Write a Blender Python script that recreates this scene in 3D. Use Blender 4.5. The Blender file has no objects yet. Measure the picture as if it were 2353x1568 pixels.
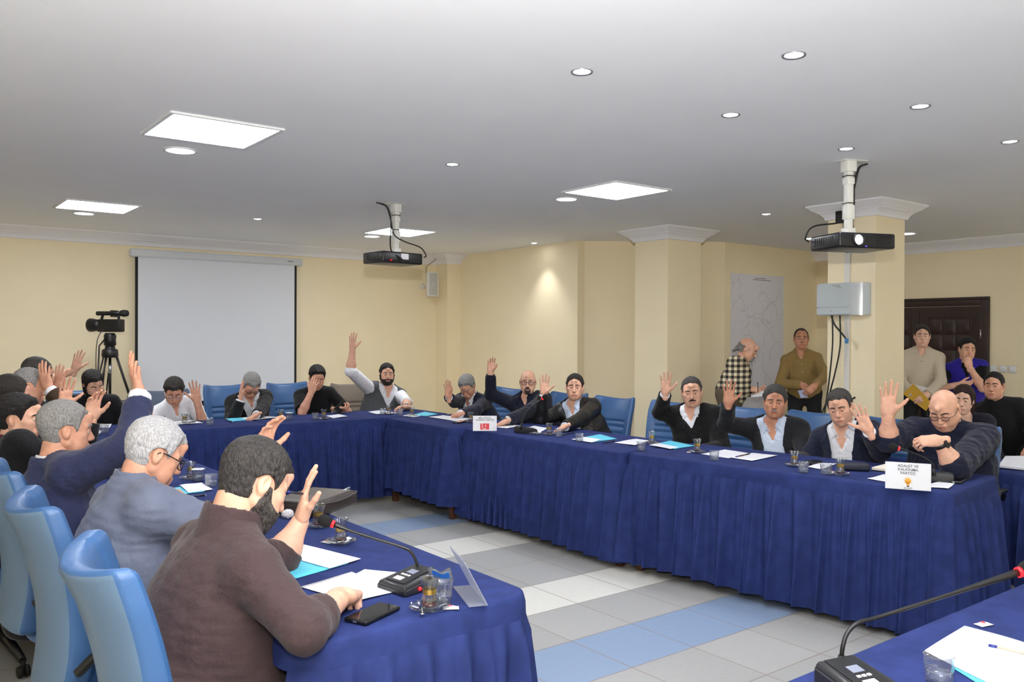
import bpy, bmesh, math, random
import numpy as np
from mathutils import Vector, Matrix
random.seed(7); np.random.seed(7)
C = bpy.context.scene.collection
SC = bpy.context.scene
PI = math.pi

# ------------------------------------------------------------------ camera, exposure, world, flash
CAM_H = 1.512
def _cam():
    yaw, pit, rol = math.radians(37.544), math.radians(-0.312), math.radians(0.236)
    right = Vector((math.cos(yaw), -math.sin(yaw), 0)); f0 = Vector((math.sin(yaw), math.cos(yaw), 0)); up0 = Vector((0, 0, 1))
    fw = f0 * math.cos(pit) + up0 * math.sin(pit); up = up0 * math.cos(pit) - f0 * math.sin(pit)
    r2 = right * math.cos(rol) + up * math.sin(rol); u2 = up * math.cos(rol) - right * math.sin(rol)
    cd = bpy.data.cameras.new('camera'); co = bpy.data.objects.new('camera', cd); C.objects.link(co)
    cd.sensor_width = 36.0; cd.lens = 29.677; cd.clip_start = 0.05; cd.clip_end = 60
    m = Matrix.Identity(4)
    for i in range(3):
        m[i][0] = r2[i]; m[i][1] = u2[i]; m[i][2] = -fw[i]
    m[0][3], m[1][3], m[2][3] = 0, 0, CAM_H
    co.matrix_world = m
    SC.camera = co
    return fw
VIEW = _cam()
SC.view_settings.view_transform = 'Standard'; SC.view_settings.look = 'None'
SC.view_settings.gamma = 1.0; SC.view_settings.use_curve_mapping = False
SC.view_settings.exposure = 0.72
SC.cycles.max_bounces = 7; SC.cycles.diffuse_bounces = 6; SC.cycles.transparent_max_bounces = 14; SC.cycles.adaptive_threshold = 0.02
SC.cycles.caustics_reflective = False; SC.cycles.caustics_refractive = False
SC.cycles.sample_clamp_indirect = 4.0
w = bpy.data.worlds.new('world'); SC.world = w; w.use_nodes = True
w.node_tree.nodes['Background'].inputs[0].default_value = (0.75, 0.8, 0.9, 1)
w.node_tree.nodes['Background'].inputs[1].default_value = 0.15
PANEL_STRENGTH = 17.0      # LED ceiling panels
SPOT_STRENGTH = 25.0      # small recessed downlights (disc)
SPOT_WATT = 14.0
FLASH_WATT = 15.0         # on-camera flash, straight ahead
BOUNCE_WATT = 105.0        # same flash, its light thrown up at the ceiling

def area(name, loc, direction, size, watt, col=(1, 1, 1), spread=PI):
    l = bpy.data.lights.new(name, 'AREA'); l.shape = 'DISK'; l.size = size; l.energy = watt; l.color = col; l.spread = spread
    o = bpy.data.objects.new(name, l); C.objects.link(o); o.location = loc
    o.rotation_euler = Vector(direction).to_track_quat('-Z', 'Y').to_euler()
    return o
area('camera_flash', (-0.02, 0.0, 1.79), (VIEW.x, VIEW.y, -0.03), 0.07, FLASH_WATT, (1, 0.97, 0.93))
area('camera_flash_bounce', (-0.02, -0.02, 1.84), (VIEW.x * 0.8, VIEW.y * 0.8, 1.0), 0.07, BOUNCE_WATT, (1, 0.98, 0.96), math.radians(150))

# ------------------------------------------------------------------ helpers: colour, materials
def lin(r, g, b):
    f = lambda c: c / 12.92 if c <= 0.04045 else ((c + 0.055) / 1.055) ** 2.4
    return (f(r / 255), f(g / 255), f(b / 255), 1.0)
_M = {}
def mat(name, rgb, rough=0.6, metal=0.0, spec=0.5, noise=0.0, nscale=40.0, bump=0.0, bscale=60.0, emit=None, estr=0.0, coat=0.0,
        stretch=(1, 1, 1), sheen=0.0, rgb2=None, detail=4.0):
    """Principled material; `noise` mottles the colour, `bump` roughens the surface, both from object-space noise."""
    if name in _M: return _M[name]
    m = bpy.data.materials.new(name); m.use_nodes = True; nt = m.node_tree; b = nt.nodes['Principled BSDF']
    c = lin(*rgb); b.inputs['Base Color'].default_value = c
    b.inputs['Roughness'].default_value = rough; b.inputs['Metallic'].default_value = metal
    b.inputs['Specular IOR Level'].default_value = spec
    b.inputs['Coat Weight'].default_value = coat; b.inputs['Sheen Weight'].default_value = sheen
    tc = None
    def coords():
        nonlocal tc
        if tc is None:
            t = nt.nodes.new('ShaderNodeTexCoord'); mp = nt.nodes.new('ShaderNodeMapping'); mp.inputs['Scale'].default_value = stretch
            nt.links.new(t.outputs['Object'], mp.inputs['Vector']); tc = mp.outputs['Vector']
        return tc
    if noise > 0 or rgb2:
        n = nt.nodes.new('ShaderNodeTexNoise'); n.inputs['Scale'].default_value = nscale; n.inputs['Detail'].default_value = detail
        nt.links.new(coords(), n.inputs['Vector'])
        r = nt.nodes.new('ShaderNodeValToRGB'); r.color_ramp.elements[0].position = 0.35; r.color_ramp.elements[1].position = 0.65
        if rgb2: ca, cb = c, lin(*rgb2)
        else:
            ca = tuple(max(0, x * (1 - noise)) for x in c[:3]) + (1,); cb = tuple(min(1, x * (1 + noise)) for x in c[:3]) + (1,)
        r.color_ramp.elements[0].color = ca; r.color_ramp.elements[1].color = cb
        nt.links.new(n.outputs['Fac'], r.inputs['Fac']); nt.links.new(r.outputs['Color'], b.inputs['Base Color'])
    if bump > 0:
        n2 = nt.nodes.new('ShaderNodeTexNoise'); n2.inputs['Scale'].default_value = bscale; n2.inputs['Detail'].default_value = 5
        nt.links.new(coords(), n2.inputs['Vector'])
        bp = nt.nodes.new('ShaderNodeBump'); bp.inputs['Strength'].default_value = bump; bp.inputs['Distance'].default_value = 0.02
        nt.links.new(n2.outputs['Fac'], bp.inputs['Height']); nt.links.new(bp.outputs['Normal'], b.inputs['Normal'])
    if emit:
        b.inputs['Emission Color'].default_value = lin(*emit); b.inputs['Emission Strength'].default_value = estr
    _M[name] = m
    return m
def clear_mat(name, tint=(255, 255, 255), gloss=0.12, rough=0.03, frost=0.0):
    """Thin clear plastic or glass: mostly transmitting, with a fresnel sheen (and an optional milky share)."""
    if name in _M: return _M[name]
    m = bpy.data.materials.new(name); m.use_nodes = True; nt = m.node_tree; nt.nodes.remove(nt.nodes['Principled BSDF'])
    out = nt.nodes['Material Output']
    tr = nt.nodes.new('ShaderNodeBsdfTransparent'); tr.inputs[0].default_value = lin(*tint)
    gl = nt.nodes.new('ShaderNodeBsdfGlossy'); gl.inputs['Roughness'].default_value = rough
    fr = nt.nodes.new('ShaderNodeLayerWeight'); fr.inputs['Blend'].default_value = 0.35
    mu = nt.nodes.new('ShaderNodeMath'); mu.operation = 'MULTIPLY_ADD'; mu.inputs[1].default_value = 0.38; mu.inputs[2].default_value = gloss
    mu.use_clamp = True
    mx = nt.nodes.new('ShaderNodeMixShader')
    nt.links.new(fr.outputs['Facing'], mu.inputs[0]); nt.links.new(mu.outputs[0], mx.inputs[0])
    nt.links.new(tr.outputs[0], mx.inputs[1]); nt.links.new(gl.outputs[0], mx.inputs[2])
    last = mx.outputs[0]
    if frost > 0:
        d = nt.nodes.new('ShaderNodeBsdfDiffuse'); d.inputs[0].default_value = lin(235, 238, 245)
        t2 = nt.nodes.new('ShaderNodeBsdfTranslucent'); t2.inputs[0].default_value = lin(235, 238, 245)
        m1 = nt.nodes.new('ShaderNodeMixShader'); m1.inputs[0].default_value = 0.5
        nt.links.new(d.outputs[0], m1.inputs[1]); nt.links.new(t2.outputs[0], m1.inputs[2])
        m2 = nt.nodes.new('ShaderNodeMixShader'); m2.inputs[0].default_value = frost
        nt.links.new(last, m2.inputs[1]); nt.links.new(m1.outputs[0], m2.inputs[2]); last = m2.outputs[0]
    nt.links.new(last, out.inputs['Surface'])
    _M[name] = m
    return m

# ------------------------------------------------------------------ helpers: objects
def tag(o, label=None, cat=None, group=None, kind=None):
    if label: o['label'] = label
    if cat: o['category'] = cat
    if group: o['group'] = group
    if kind: o['kind'] = kind
    return o
def empty(name, loc=(0, 0, 0), rz=0.0, rot=None):
    o = bpy.data.objects.new(name, None); o.empty_display_size = 0.05; C.objects.link(o)
    o.location = loc; o.rotation_euler = rot if rot else (0, 0, rz)
    return o
def obj(name, bm, mats, parent=None, smooth=False, loc=None, rz=None, auto=None):
    me = bpy.data.meshes.new(name); bm.normal_update(); bm.to_mesh(me); bm.free()
    if not isinstance(mats, (list, tuple)): mats = [mats]
    for m in mats: me.materials.append(m)
    if smooth: me.shade_smooth()
    if auto is not None:
        me.shade_smooth(); me.set_sharp_from_angle(angle=math.radians(auto))
    o = bpy.data.objects.new(name, me); C.objects.link(o)
    if parent: o.parent = parent
    if loc is not None: o.location = loc
    if rz is not None: o.rotation_euler = (0, 0, rz)
    return o
def npmesh(name, V, F, mats, parent=None, slots=None, smooth=True):
    """V (n,3) and quads F (m,4) from numpy."""
    me = bpy.data.meshes.new(name)
    V = np.asarray(V, np.float32); F = np.asarray(F, np.int32)
    me.vertices.add(len(V)); me.vertices.foreach_set('co', V.ravel())
    me.loops.add(F.size); me.loops.foreach_set('vertex_index', F.ravel())
    me.polygons.add(len(F)); me.polygons.foreach_set('loop_start', np.arange(0, F.size, F.shape[1], dtype=np.int32))
    if not isinstance(mats, (list, tuple)): mats = [mats]
    for m in mats: me.materials.append(m)
    if slots is not None: me.polygons.foreach_set('material_index', np.asarray(slots, np.int32))
    me.update(calc_edges=True); me.validate()
    if smooth: me.shade_smooth()
    o = bpy.data.objects.new(name, me); C.objects.link(o)
    if parent: o.parent = parent
    return o
def copy_tree(o, parent=None):
    c = o.copy(); C.objects.link(c)
    if parent is not None: c.parent = parent
    for ch in list(o.children): copy_tree(ch, c)
    return c
def bm_new(): return bmesh.new()
def box(bm, lo, hi, bev=0.0, mi=0, M=None, seg=2):
    r = bmesh.ops.create_cube(bm, size=1.0); vs = r['verts']
    lo, hi = Vector(lo), Vector(hi); c = (lo + hi) / 2; s = hi - lo
    for v in vs: v.co = Vector((v.co.x * s.x + c.x, v.co.y * s.y + c.y, v.co.z * s.z + c.z))
    fs = set(f for v in vs for f in v.link_faces)
    if bev > 0:
        es = list(set(e for v in vs for e in v.link_edges))
        r2 = bmesh.ops.bevel(bm, geom=es, offset=bev, segments=seg, affect='EDGES', profile=0.5)
        fs = set(r2['faces']) | set(f for f in fs if f.is_valid)
        allv = set(v for f in fs for v in f.verts)
        fs = set(f for v in allv for f in v.link_faces)
        vs = list(allv)
    for f in fs: f.material_index = mi
    if M is not None:
        for v in vs: v.co = M @ v.co
    return vs
def lathe(bm, prof, n=24, mi=0, M=None, cap=False):
    """prof: list of (r, z) revolved round z."""
    rings = []
    for r, z in prof:
        if r <= 1e-6: rings.append([bm.verts.new((0, 0, z))])
        else: rings.append([bm.verts.new((r * math.cos(2 * PI * i / n), r * math.sin(2 * PI * i / n), z)) for i in range(n)])
    for a, b in zip(rings[:-1], rings[1:]):
        for i in range(n):
            j = (i + 1) % n
            if len(a) == 1 and len(b) == 1: continue
            if len(a) == 1: f = bm.faces.new((a[0], b[j], b[i]))
            elif len(b) == 1: f = bm.faces.new((a[i], a[j], b[0]))
            else: f = bm.faces.new((a[i], a[j], b[j], b[i]))
            f.material_index = mi; f.smooth = True
    if M is not None:
        for ring in rings:
            for v in ring: v.co = M @ v.co
    return rings
def smooth_path(pts, n=10):
    """Catmull-Rom through pts."""
    P = [Vector(p) for p in pts]; P = [2 * P[0] - P[1]] + P + [2 * P[-1] - P[-2]]; out = []
    for i in range(1, len(P) - 2):
        for k in range(n):
            t = k / n; a, b, c, d = P[i - 1], P[i], P[i + 1], P[i + 2]
            out.append(0.5 * ((2 * b) + (c - a) * t + (2 * a - 5 * b + 4 * c - d) * t * t + (3 * b - a - 3 * c + d) * t ** 3))
    out.append(P[-2]); return out
def tube(bm, pts, rad, n=8, mi=0, caps=True):
    """Sweep a circle along pts; rad is a number or one per point."""
    P = [Vector(p) for p in pts]; k = len(P)
    R = [rad] * k if not hasattr(rad, '__len__') else list(rad)
    rings = []; up = None
    for i in range(k):
        t = (P[min(i + 1, k - 1)] - P[max(i - 1, 0)]).normalized()
        if up is None: up = Vector((0, 0, 1)) if abs(t.z) < 0.9 else Vector((1, 0, 0))
        s = t.cross(up).normalized(); up = s.cross(t).normalized()
        rings.append([bm.verts.new(P[i] + (s * math.cos(2 * PI * j / n) + up * math.sin(2 * PI * j / n)) * R[i]) for j in range(n)])
    for a, b in zip(rings[:-1], rings[1:]):
        for j in range(n):
            f = bm.faces.new((a[j], a[(j + 1) % n], b[(j + 1) % n], b[j])); f.material_index = mi; f.smooth = True
    if caps:
        for r_, fl in ((rings[0], False), (rings[-1], True)):
            f = bm.faces.new(r_ if fl else r_[::-1]); f.material_index = mi
def prism(bm, outline, z0, z1, mi=0, M=None):
    """Extrude a closed xy outline between z0 and z1."""
    a = [bm.verts.new((x, y, z0)) for x, y in outline]; b = [bm.verts.new((x, y, z1)) for x, y in outline]
    n = len(a); fs = [bm.faces.new(a[::-1]), bm.faces.new(b)]
    for i in range(n): fs.append(bm.faces.new((a[i], a[(i + 1) % n], b[(i + 1) % n], b[i])))
    for f in fs: f.material_index = mi
    if M is not None:
        for v in a + b: v.co = M @ v.co
    return a + b
def text_part(name, body, size, m, parent, M, align='CENTER', depth=0.0004, bold=0.0):
    cu = bpy.data.curves.new(name, 'FONT'); cu.body = body; cu.size = size; cu.align_x = align; cu.align_y = 'CENTER'
    cu.extrude = depth; cu.offset = bold; cu.resolution_u = 3
    t = bpy.data.objects.new(name, cu); C.objects.link(t)
    me = bpy.data.meshes.new_from_object(t.evaluated_get(bpy.context.evaluated_depsgraph_get()))
    bpy.data.objects.remove(t); me.name = name; me.materials.clear(); me.materials.append(m)
    o = bpy.data.objects.new(name, me); C.objects.link(o); o.parent = parent; o.matrix_local = M
    return o
# ------------------------------------------------------------------ the room
CEIL = 2.638; BACK = 10.1; RIGHT = 9.95; LEFT = -1.7; FRONT = -2.6
TILE = 0.4211; TX0 = 3.2077; TY0 = 4.3978
m_wall = mat('wall_paint', (244, 230, 196), 0.55, noise=0.012, nscale=3, bump=0.06, bscale=90, spec=0.35)
m_ceil = mat('ceiling_paint', (242, 243, 246), 0.8, bump=0.03, bscale=40, noise=0.01, nscale=2)
m_white = mat('plaster_white', (240, 240, 244), 0.6)
def floor_mat():
    m = bpy.data.materials.new('floor_tiles'); m.use_nodes = True; nt = m.node_tree; b = nt.nodes['Principled BSDF']; L = nt.links.new
    def N(op, a, b_=None, c=None):
        n = nt.nodes.new('ShaderNodeMath'); n.operation = op
        for i, v in enumerate((a, b_, c)):
            if v is None: continue
            if isinstance(v, (int, float)): n.inputs[i].default_value = v
            else: L(v, n.inputs[i])
        return n.outputs[0]
    tc = nt.nodes.new('ShaderNodeTexCoord'); sx = nt.nodes.new('ShaderNodeSeparateXYZ'); L(tc.outputs['Object'], sx.inputs[0])
    u = N('DIVIDE', N('SUBTRACT', sx.outputs['X'], TX0), TILE); r = N('DIVIDE', N('SUBTRACT', TY0, sx.outputs['Y']), TILE)
    row = N('MODULO', N('ADD', N('FLOOR', r), 44.0), 10.0)      # tile rows repeat every ten: blue grey white grey grey white grey blue grey grey
    ramp = nt.nodes.new('ShaderNodeValToRGB'); ramp.color_ramp.interpolation = 'CONSTANT'
    cols = ['b', 'g', 'w', 'g', 'g', 'w', 'g', 'b', 'g', 'g']
    rgb = {'b': lin(134, 154, 182), 'g': lin(168, 168, 166), 'w': lin(222, 221, 213)}
    cr = ramp.color_ramp
    while len(cr.elements) < 10: cr.elements.new(0.5)
    for i, e in enumerate(cr.elements): e.position = i / 10.0 + (0.0 if i == 0 else -0.02); e.color = rgb[cols[i]]
    L(N('DIVIDE', N('ADD', row, 0.25), 10.0), ramp.inputs['Fac'])
    cell = nt.nodes.new('ShaderNodeTexWhiteNoise'); cell.noise_dimensions = '2D'; cv = nt.nodes.new('ShaderNodeCombineXYZ')
    L(N('FLOOR', u), cv.inputs[0]); L(N('FLOOR', r), cv.inputs[1]); L(cv.outputs[0], cell.inputs['Vector'])
    mot = nt.nodes.new('ShaderNodeTexNoise'); mot.inputs['Scale'].default_value = 35; mot.inputs['Detail'].default_value = 6; L(tc.outputs['Object'], mot.inputs['Vector'])
    val = N('ADD', N('MULTIPLY', cell.outputs['Value'], 0.09), N('ADD', N('MULTIPLY', mot.outputs['Fac'], 0.12), 0.9))
    hv = nt.nodes.new('ShaderNodeHueSaturation'); L(ramp.outputs['Color'], hv.inputs['Color']); L(val, hv.inputs['Value'])
    def edge(x): f = N('FRACT', x); return N('MINIMUM', f, N('SUBTRACT', 1.0, f))
    e = N('MINIMUM', edge(u), edge(r)); g = N('LESS_THAN', e, 0.0065)
    mx = nt.nodes.new('ShaderNodeMix'); mx.data_type = 'RGBA'; L(g, mx.inputs[0]); L(hv.outputs['Color'], mx.inputs[6]); mx.inputs[7].default_value = lin(138, 124, 110)
    L(mx.outputs[2], b.inputs['Base Color']); b.inputs['Roughness'].default_value = 0.42
    return m
def slab(name, lo, hi, m, bev=0.0):
    bm = bm_new(); box(bm, lo, hi, bev); return tag(obj(name, bm, m), kind='structure')
slab('floor', (LEFT - .2, FRONT - .2, -0.1), (RIGHT + .2, BACK + .2, 0), floor_mat())
slab('ceiling', (LEFT - .2, FRONT - .2, CEIL), (RIGHT + .2, BACK + .2, CEIL + 0.1), m_ceil)
slab('wall_back', (LEFT - .2, BACK, 0), (6.8, BACK + .2, CEIL), m_wall)
slab('wall_left', (LEFT - .2, FRONT - .2, 0), (LEFT, BACK + .2, CEIL), m_wall)
slab('wall_front', (LEFT - .2, FRONT - .2, 0), (RIGHT + .2, FRONT, CEIL), m_wall)
slab('wall_right', (RIGHT, FRONT - .2, 0), (RIGHT + .2, 6.6, CEIL), m_wall)
slab('wall_side_one', (6.62, 7.36, 0), (6.82, BACK, CEIL), m_wall)
def poly_wall(name, pts):
    bm = bm_new(); prism(bm, pts, 0, CEIL); bmesh.ops.recalc_face_normals(bm, faces=bm.faces[:]); return tag(obj(name, bm, m_wall), kind='structure')
poly_wall('wall_angled', [(6.62, 7.44), (8.07, 6.38), (8.2, 6.55), (6.82, 7.56)])
slab('wall_side_two', (8.07, 6.38, 0), (RIGHT + .2, 6.58, CEIL), m_wall)
slab('wall_pilaster', (6.40, 9.80, 0), (6.63, BACK, CEIL), m_wall)
slab('column_one', (6.51, 5.87, 0), (7.03, 6.33, CEIL), m_wall, 0.004)
slab('column_two', (6.55, 3.66, 0), (7.02, 4.09, CEIL), m_wall, 0.004)
# cornice profile: (distance out from the wall, distance below the ceiling)
PROF = [(0.0, 0.0), (0.135, 0.0), (0.135, 0.012), (0.118, 0.022), (0.095, 0.045), (0.068, 0.058), (0.064, 0.066), (0.055, 0.068), (0.036, 0.084), (0.022, 0.106), (0.018, 0.122), (0.0, 0.125)]
def cornice(name, path, closed=False):
    """Sweep PROF along a plan path whose room side lies to the right of travel."""
    bm = bm_new(); n = len(path); P = [Vector((x, y)) for x, y in path]; rings = []
    for i in range(n):
        def nrm(a, b): d = (b - a).normalized(); return Vector((d.y, -d.x))
        ns = []
        if closed or i > 0: ns.append(nrm(P[i - 1], P[i]))
        if closed or i < n - 1: ns.append(nrm(P[i], P[(i + 1) % n]))
        mt = ns[0] if len(ns) == 1 else (ns[0] + ns[1]).normalized() / max(0.3, (ns[0] + ns[1]).normalized().dot(ns[0]))
        rings.append([bm.verts.new((P[i].x + mt.x * o, P[i].y + mt.y * o, CEIL - d)) for o, d in PROF])
    for i in range(n if closed else n - 1):
        a, b = rings[i], rings[(i + 1) % n]
        for j in range(len(PROF) - 1): bm.faces.new((a[j], a[j + 1], b[j + 1], b[j]))
    if not closed: bm.faces.new(rings[0]); bm.faces.new(rings[-1][::-1])
    bmesh.ops.recalc_face_normals(bm, faces=bm.faces[:])
    return tag(obj(name, bm, m_white, auto=25), kind='structure')
cornice('trim_1', [(LEFT, BACK), (6.40, BACK), (6.40, 9.80), (6.62, 9.80)])
def capital(name, x0, x1, y0, y1): cornice(name, [(x0, y0), (x1, y0), (x1, y1), (x0, y1)], True)
capital('trim_2', 6.51, 7.03, 5.87, 6.33)
capital('trim_3', 6.55, 7.02, 3.66, 4.09)
cornice('trim_4', [(RIGHT, 6.38), (RIGHT, FRONT)])
# baseboards of the same grey tile
m_base = mat('baseboard_grey', (176, 172, 166), 0.5)
slab('baseboard_back', (LEFT, BACK - 0.012, 0), (6.40, BACK, 0.08), m_base)
slab('baseboard_right', (RIGHT - 0.012, 5.8, 0), (RIGHT, 6.38, 0.08), m_base)

# dark panelled door in the right wall
m_door = mat('door_wood', (46, 27, 21), 0.38, noise=0.35, nscale=9, stretch=(1, 6, 0.6), bump=0.05, bscale=30)
m_metal = mat('brushed_metal', (200, 200, 202), 0.3, 0.9)
m_black = mat('black_plastic', (16, 16, 18), 0.45)
def door():
    d = empty('door_1', (RIGHT, 4.21, 0)); tag(d, kind='structure')
    D = 1.98
    bm = bm_new()
    box(bm, (-.03, 0, 0), (0, .09, D), .004); box(bm, (-.03, 1.50, 0), (0, 1.59, D), .004)
    box(bm, (-.03, 0.09, D - .1), (0, 1.50, D), .004); box(bm, (-.04, 0.03, D - .03), (-.028, 1.56, D), .003)
    obj('door_frame', bm, m_door, d, auto=30)
    for y0, y1, nm in ((.095, .79, 'a'), (.795, 1.495, 'b')):
        bm = bm_new(); box(bm, (-.016, y0, 0.01), (0, y1, D - .105), .003)
        px0, px1 = y0 + .09, y1 - .09
        for z0, z1 in ((.98, 1.76), (.18, .86)):
            for a, b_, c, dd in ((px0, px0 + .012, z0, z1), (px1 - .012, px1, z0, z1), (px0 + .012, px1 - .012, z0, z0 + .012), (px0 + .012, px1 - .012, z1 - .012, z1)):
                box(bm, (-.024, a, c), (-.015, b_, dd), .003)
            # basket-weave relief: bowed tiles alternating upright and level
            cols, rows = 3, 4; cw = (px1 - px0 - .06) / cols; rh = (z1 - z0 - .06) / rows
            for i in range(cols):
                for j in range(rows):
                    y = px0 + .03 + i * cw; z = z0 + .03 + j * rh; up = (i + j) % 2
                    n = 6; grid = []
                    for a in range(n + 1):
                        row = []
                        for b_ in range(n + 1):
                            s, t = a / n, b_ / n; h = math.sin(PI * (t if up else s)) ** .6 * .014
                            edge = 0 if 0 < a < n and 0 < b_ < n else .7
                            row.append(bm.verts.new((-.016 - h * (1 - edge), y + .004 + s * (cw - .008), z + .004 + t * (rh - .008))))
                        grid.append(row)
                    for a in range(n):
                        for b_ in range(n):
                            f = bm.faces.new((grid[a][b_], grid[a][b_ + 1], grid[a + 1][b_ + 1], grid[a + 1][b_])); f.smooth = True
        obj('door_leaf', bm, m_door, d)
    for z in (.3, 1.0, 1.56):
        bm = bm_new(); M = Matrix.Translation((-.03, .088, z)); lathe(bm, [(0, -.05), (.008, -.05), (.008, .05), (0, .05)], 10, M=M); obj('hinge', bm, m_metal, d)
    bm = bm_new(); box(bm, (-.024, .72, .95), (-.016, .76, 1.16), .003); tube(bm, [(-.022, .74, 1.06), (-.06, .74, 1.06), (-.06, .63, 1.06)], .009); obj('door_handle', bm, m_metal, d)
door()
# ------------------------------------------------------------------ ceiling lights (each gives its own light)
m_panel = mat('led_diffuser', (255, 255, 255), 0.5, emit=(246, 249, 255), estr=PANEL_STRENGTH)
m_frame = mat('white_metal', (225, 226, 228), 0.4)
m_lamp = mat('downlight_glow', (255, 255, 255), 0.5, emit=(248, 250, 255), estr=SPOT_STRENGTH)
m_lampbig = mat('round_light_glow', (255, 255, 255), 0.5, emit=(246, 249, 255), estr=PANEL_STRENGTH)
m_silver = mat('satin_ring', (150, 150, 158), 0.35, 0.6)
def led_panel(x, y, label, rz=0.0):
    p = empty('led_panel_light', (x, y, CEIL), rz)
    tag(p, label, 'ceiling light', 'square led ceiling panels')
    bm = bm_new(); s = .30; t = .022
    for lo, hi in (((-s, -s, -.012), (s, -s + t, .0)), ((-s, s - t, -.012), (s, s, 0)), ((-s, -s + t, -.012), (-s + t, s - t, 0)), ((s - t, -s + t, -.012), (s, s - t, 0))): box(bm, lo, hi, .002)
    obj('frame', bm, m_frame, p)
    bm = bm_new(); n = 6; r = .012; a = s - t - .0005; out = []
    for cx, cy, st in ((a - r, a - r, 0), (-a + r, a - r, 90), (-a + r, -a + r, 180), (a - r, -a + r, 270)):
        for k in range(n + 1): th = math.radians(st + 90 * k / n); out.append((cx + r * math.cos(th), cy + r * math.sin(th)))
    prism(bm, out, -.009, -.003); obj('diffuser', bm, m_panel, p)
led_panel(1.52, 4.70, 'square glowing ceiling panel nearest the camera, upper left')
led_panel(4.585, 4.66, 'square glowing ceiling panel above the middle of the right-hand tables')
led_panel(1.62, 8.07, 'square glowing ceiling panel at the far left, before the screen wall')
led_panel(4.59, 7.965, 'square glowing ceiling panel behind the left projector pole')
for x, y in ((1.52, 1.25), (1.52, -1.8), (7.6, 1.25), (4.6, -1.8), (7.6, -1.8)):
    led_panel(x, y, 'square glowing ceiling panel outside the picture')
def round_light(x, y, label, r=.082):
    p = empty('round_ceiling_light', (x, y, CEIL)); tag(p, label, 'ceiling light', 'round led lights beside the panels')
    bm = bm_new(); lathe(bm, [(r, 0), (r + .016, 0), (r + .015, -.006), (r, -.008), (r, 0)], 32); obj('ring', bm, m_frame, p)
    bm = bm_new(); lathe(bm, [(r, -.002), (r * .9, -.006), (0, -.0065)], 32); obj('diffuser', bm, m_lampbig, p)
for x, y, l in ((1.53, 5.31, 'round white led light just behind the near left ceiling panel'), (1.62, 8.62, 'round white led light touching the far left ceiling panel'),
                (4.55, 5.2, 'round white led light left of the middle ceiling panel'), (4.55, 8.52, 'round white led light below the panel behind the left projector'),
                (8.52, 5.5, 'round white led light left of the cabinet column, behind the projector cable'), (8.9, 4.62, 'round white led light right of the cabinet column'),
                ):
    round_light(x, y, l)
def downlight(x, y, label, watt=SPOT_WATT):
    p = empty('recessed_spotlight', (x, y, CEIL)); tag(p, label, 'spotlight', 'small recessed ceiling spotlights')
    bm = bm_new(); lathe(bm, [(.034, .012), (.036, -.001), (.046, -.004), (.047, 0)], 28); obj('ring', bm, m_silver, p)
    bm = bm_new(); lathe(bm, [(.035, -.001), (.02, -.004), (0, -.005)], 28); obj('lamp', bm, m_lamp, p)
    l = bpy.data.lights.new('spot_light', 'SPOT'); l.energy = watt; l.spot_size = math.radians(80); l.spot_blend = .8; l.shadow_soft_size = .04; l.color = (.97, .98, 1)
    o = bpy.data.objects.new('spot_light', l); C.objects.link(o); o.parent = p; o.location = (0, 0, -.02)
for x, y, l in ((2.42, 2.67, 'recessed spotlight nearest the top middle of the ceiling'), (2.94, 1.99, 'recessed spotlight highest in the picture, upper right'),
                (3.48, 2.72, 'recessed spotlight between the two highest ones and the right projector'), (4.07, 2.05, 'recessed spotlight above and right of the right projector mount'),
                (5.2, 2.1, 'recessed spotlight at the right end of the ceiling'), (4.64, 2.78, 'recessed spotlight just above the right projector mount'),
                (3.06, 4.63, 'recessed spotlight alone in the middle, above the left projector'), (3.02, 7.97, 'recessed spotlight before the projection screen'),
                (6.53, 4.70, 'recessed spotlight between the two white column capitals')):
    downlight(x, y, l)
downlight(6.40, 7.9, 'recessed spotlight washing the beige wall right of the speaker', 16)

# ------------------------------------------------------------------ projection screen on the back wall
m_scr = mat('screen_fabric', (222, 226, 234), 0.9)
m_scrcase = mat('screen_case', (205, 210, 215), 0.45)
m_dark = mat('matt_black', (12, 12, 13), 0.7)
def screen():
    s = empty('projection_screen', (2.35, BACK - .005, 0)); tag(s, 'white pull-down projection screen with black borders on the back wall', 'projection screen')
    bm = bm_new(); prism(bm, [(0, 0), (2.03, 0), (2.03, -.085), (1.99, -.105), (.04, -.105), (0, -.085)], 2.385, 2.475); bmesh.ops.recalc_face_normals(bm, faces=bm.faces[:])
    bmesh.ops.bevel(bm, geom=bm.edges[:], offset=.012, segments=3, affect='EDGES'); obj('case', bm, m_scrcase, s, auto=40)
    bm = bm_new(); box(bm, (.055, -.062, .70), (1.955, -.058, 2.39)); obj('black_border', bm, m_dark, s)
    bm = bm_new(); box(bm, (.085, -.0645, .745), (1.925, -.0615, 2.388)); obj('screen_sheet', bm, m_scr, s)
    bm = bm_new(); tube(bm, [(.05, -.06, .70), (1.96, -.06, .70)], .014, 12); obj('bottom_bar', bm, m_dark, s)
    bm = bm_new(); box(bm, (1.82, -.1068, 2.43), (1.9, -.1045, 2.436)); obj('badge', bm, m_dark, s)
screen()

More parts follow.
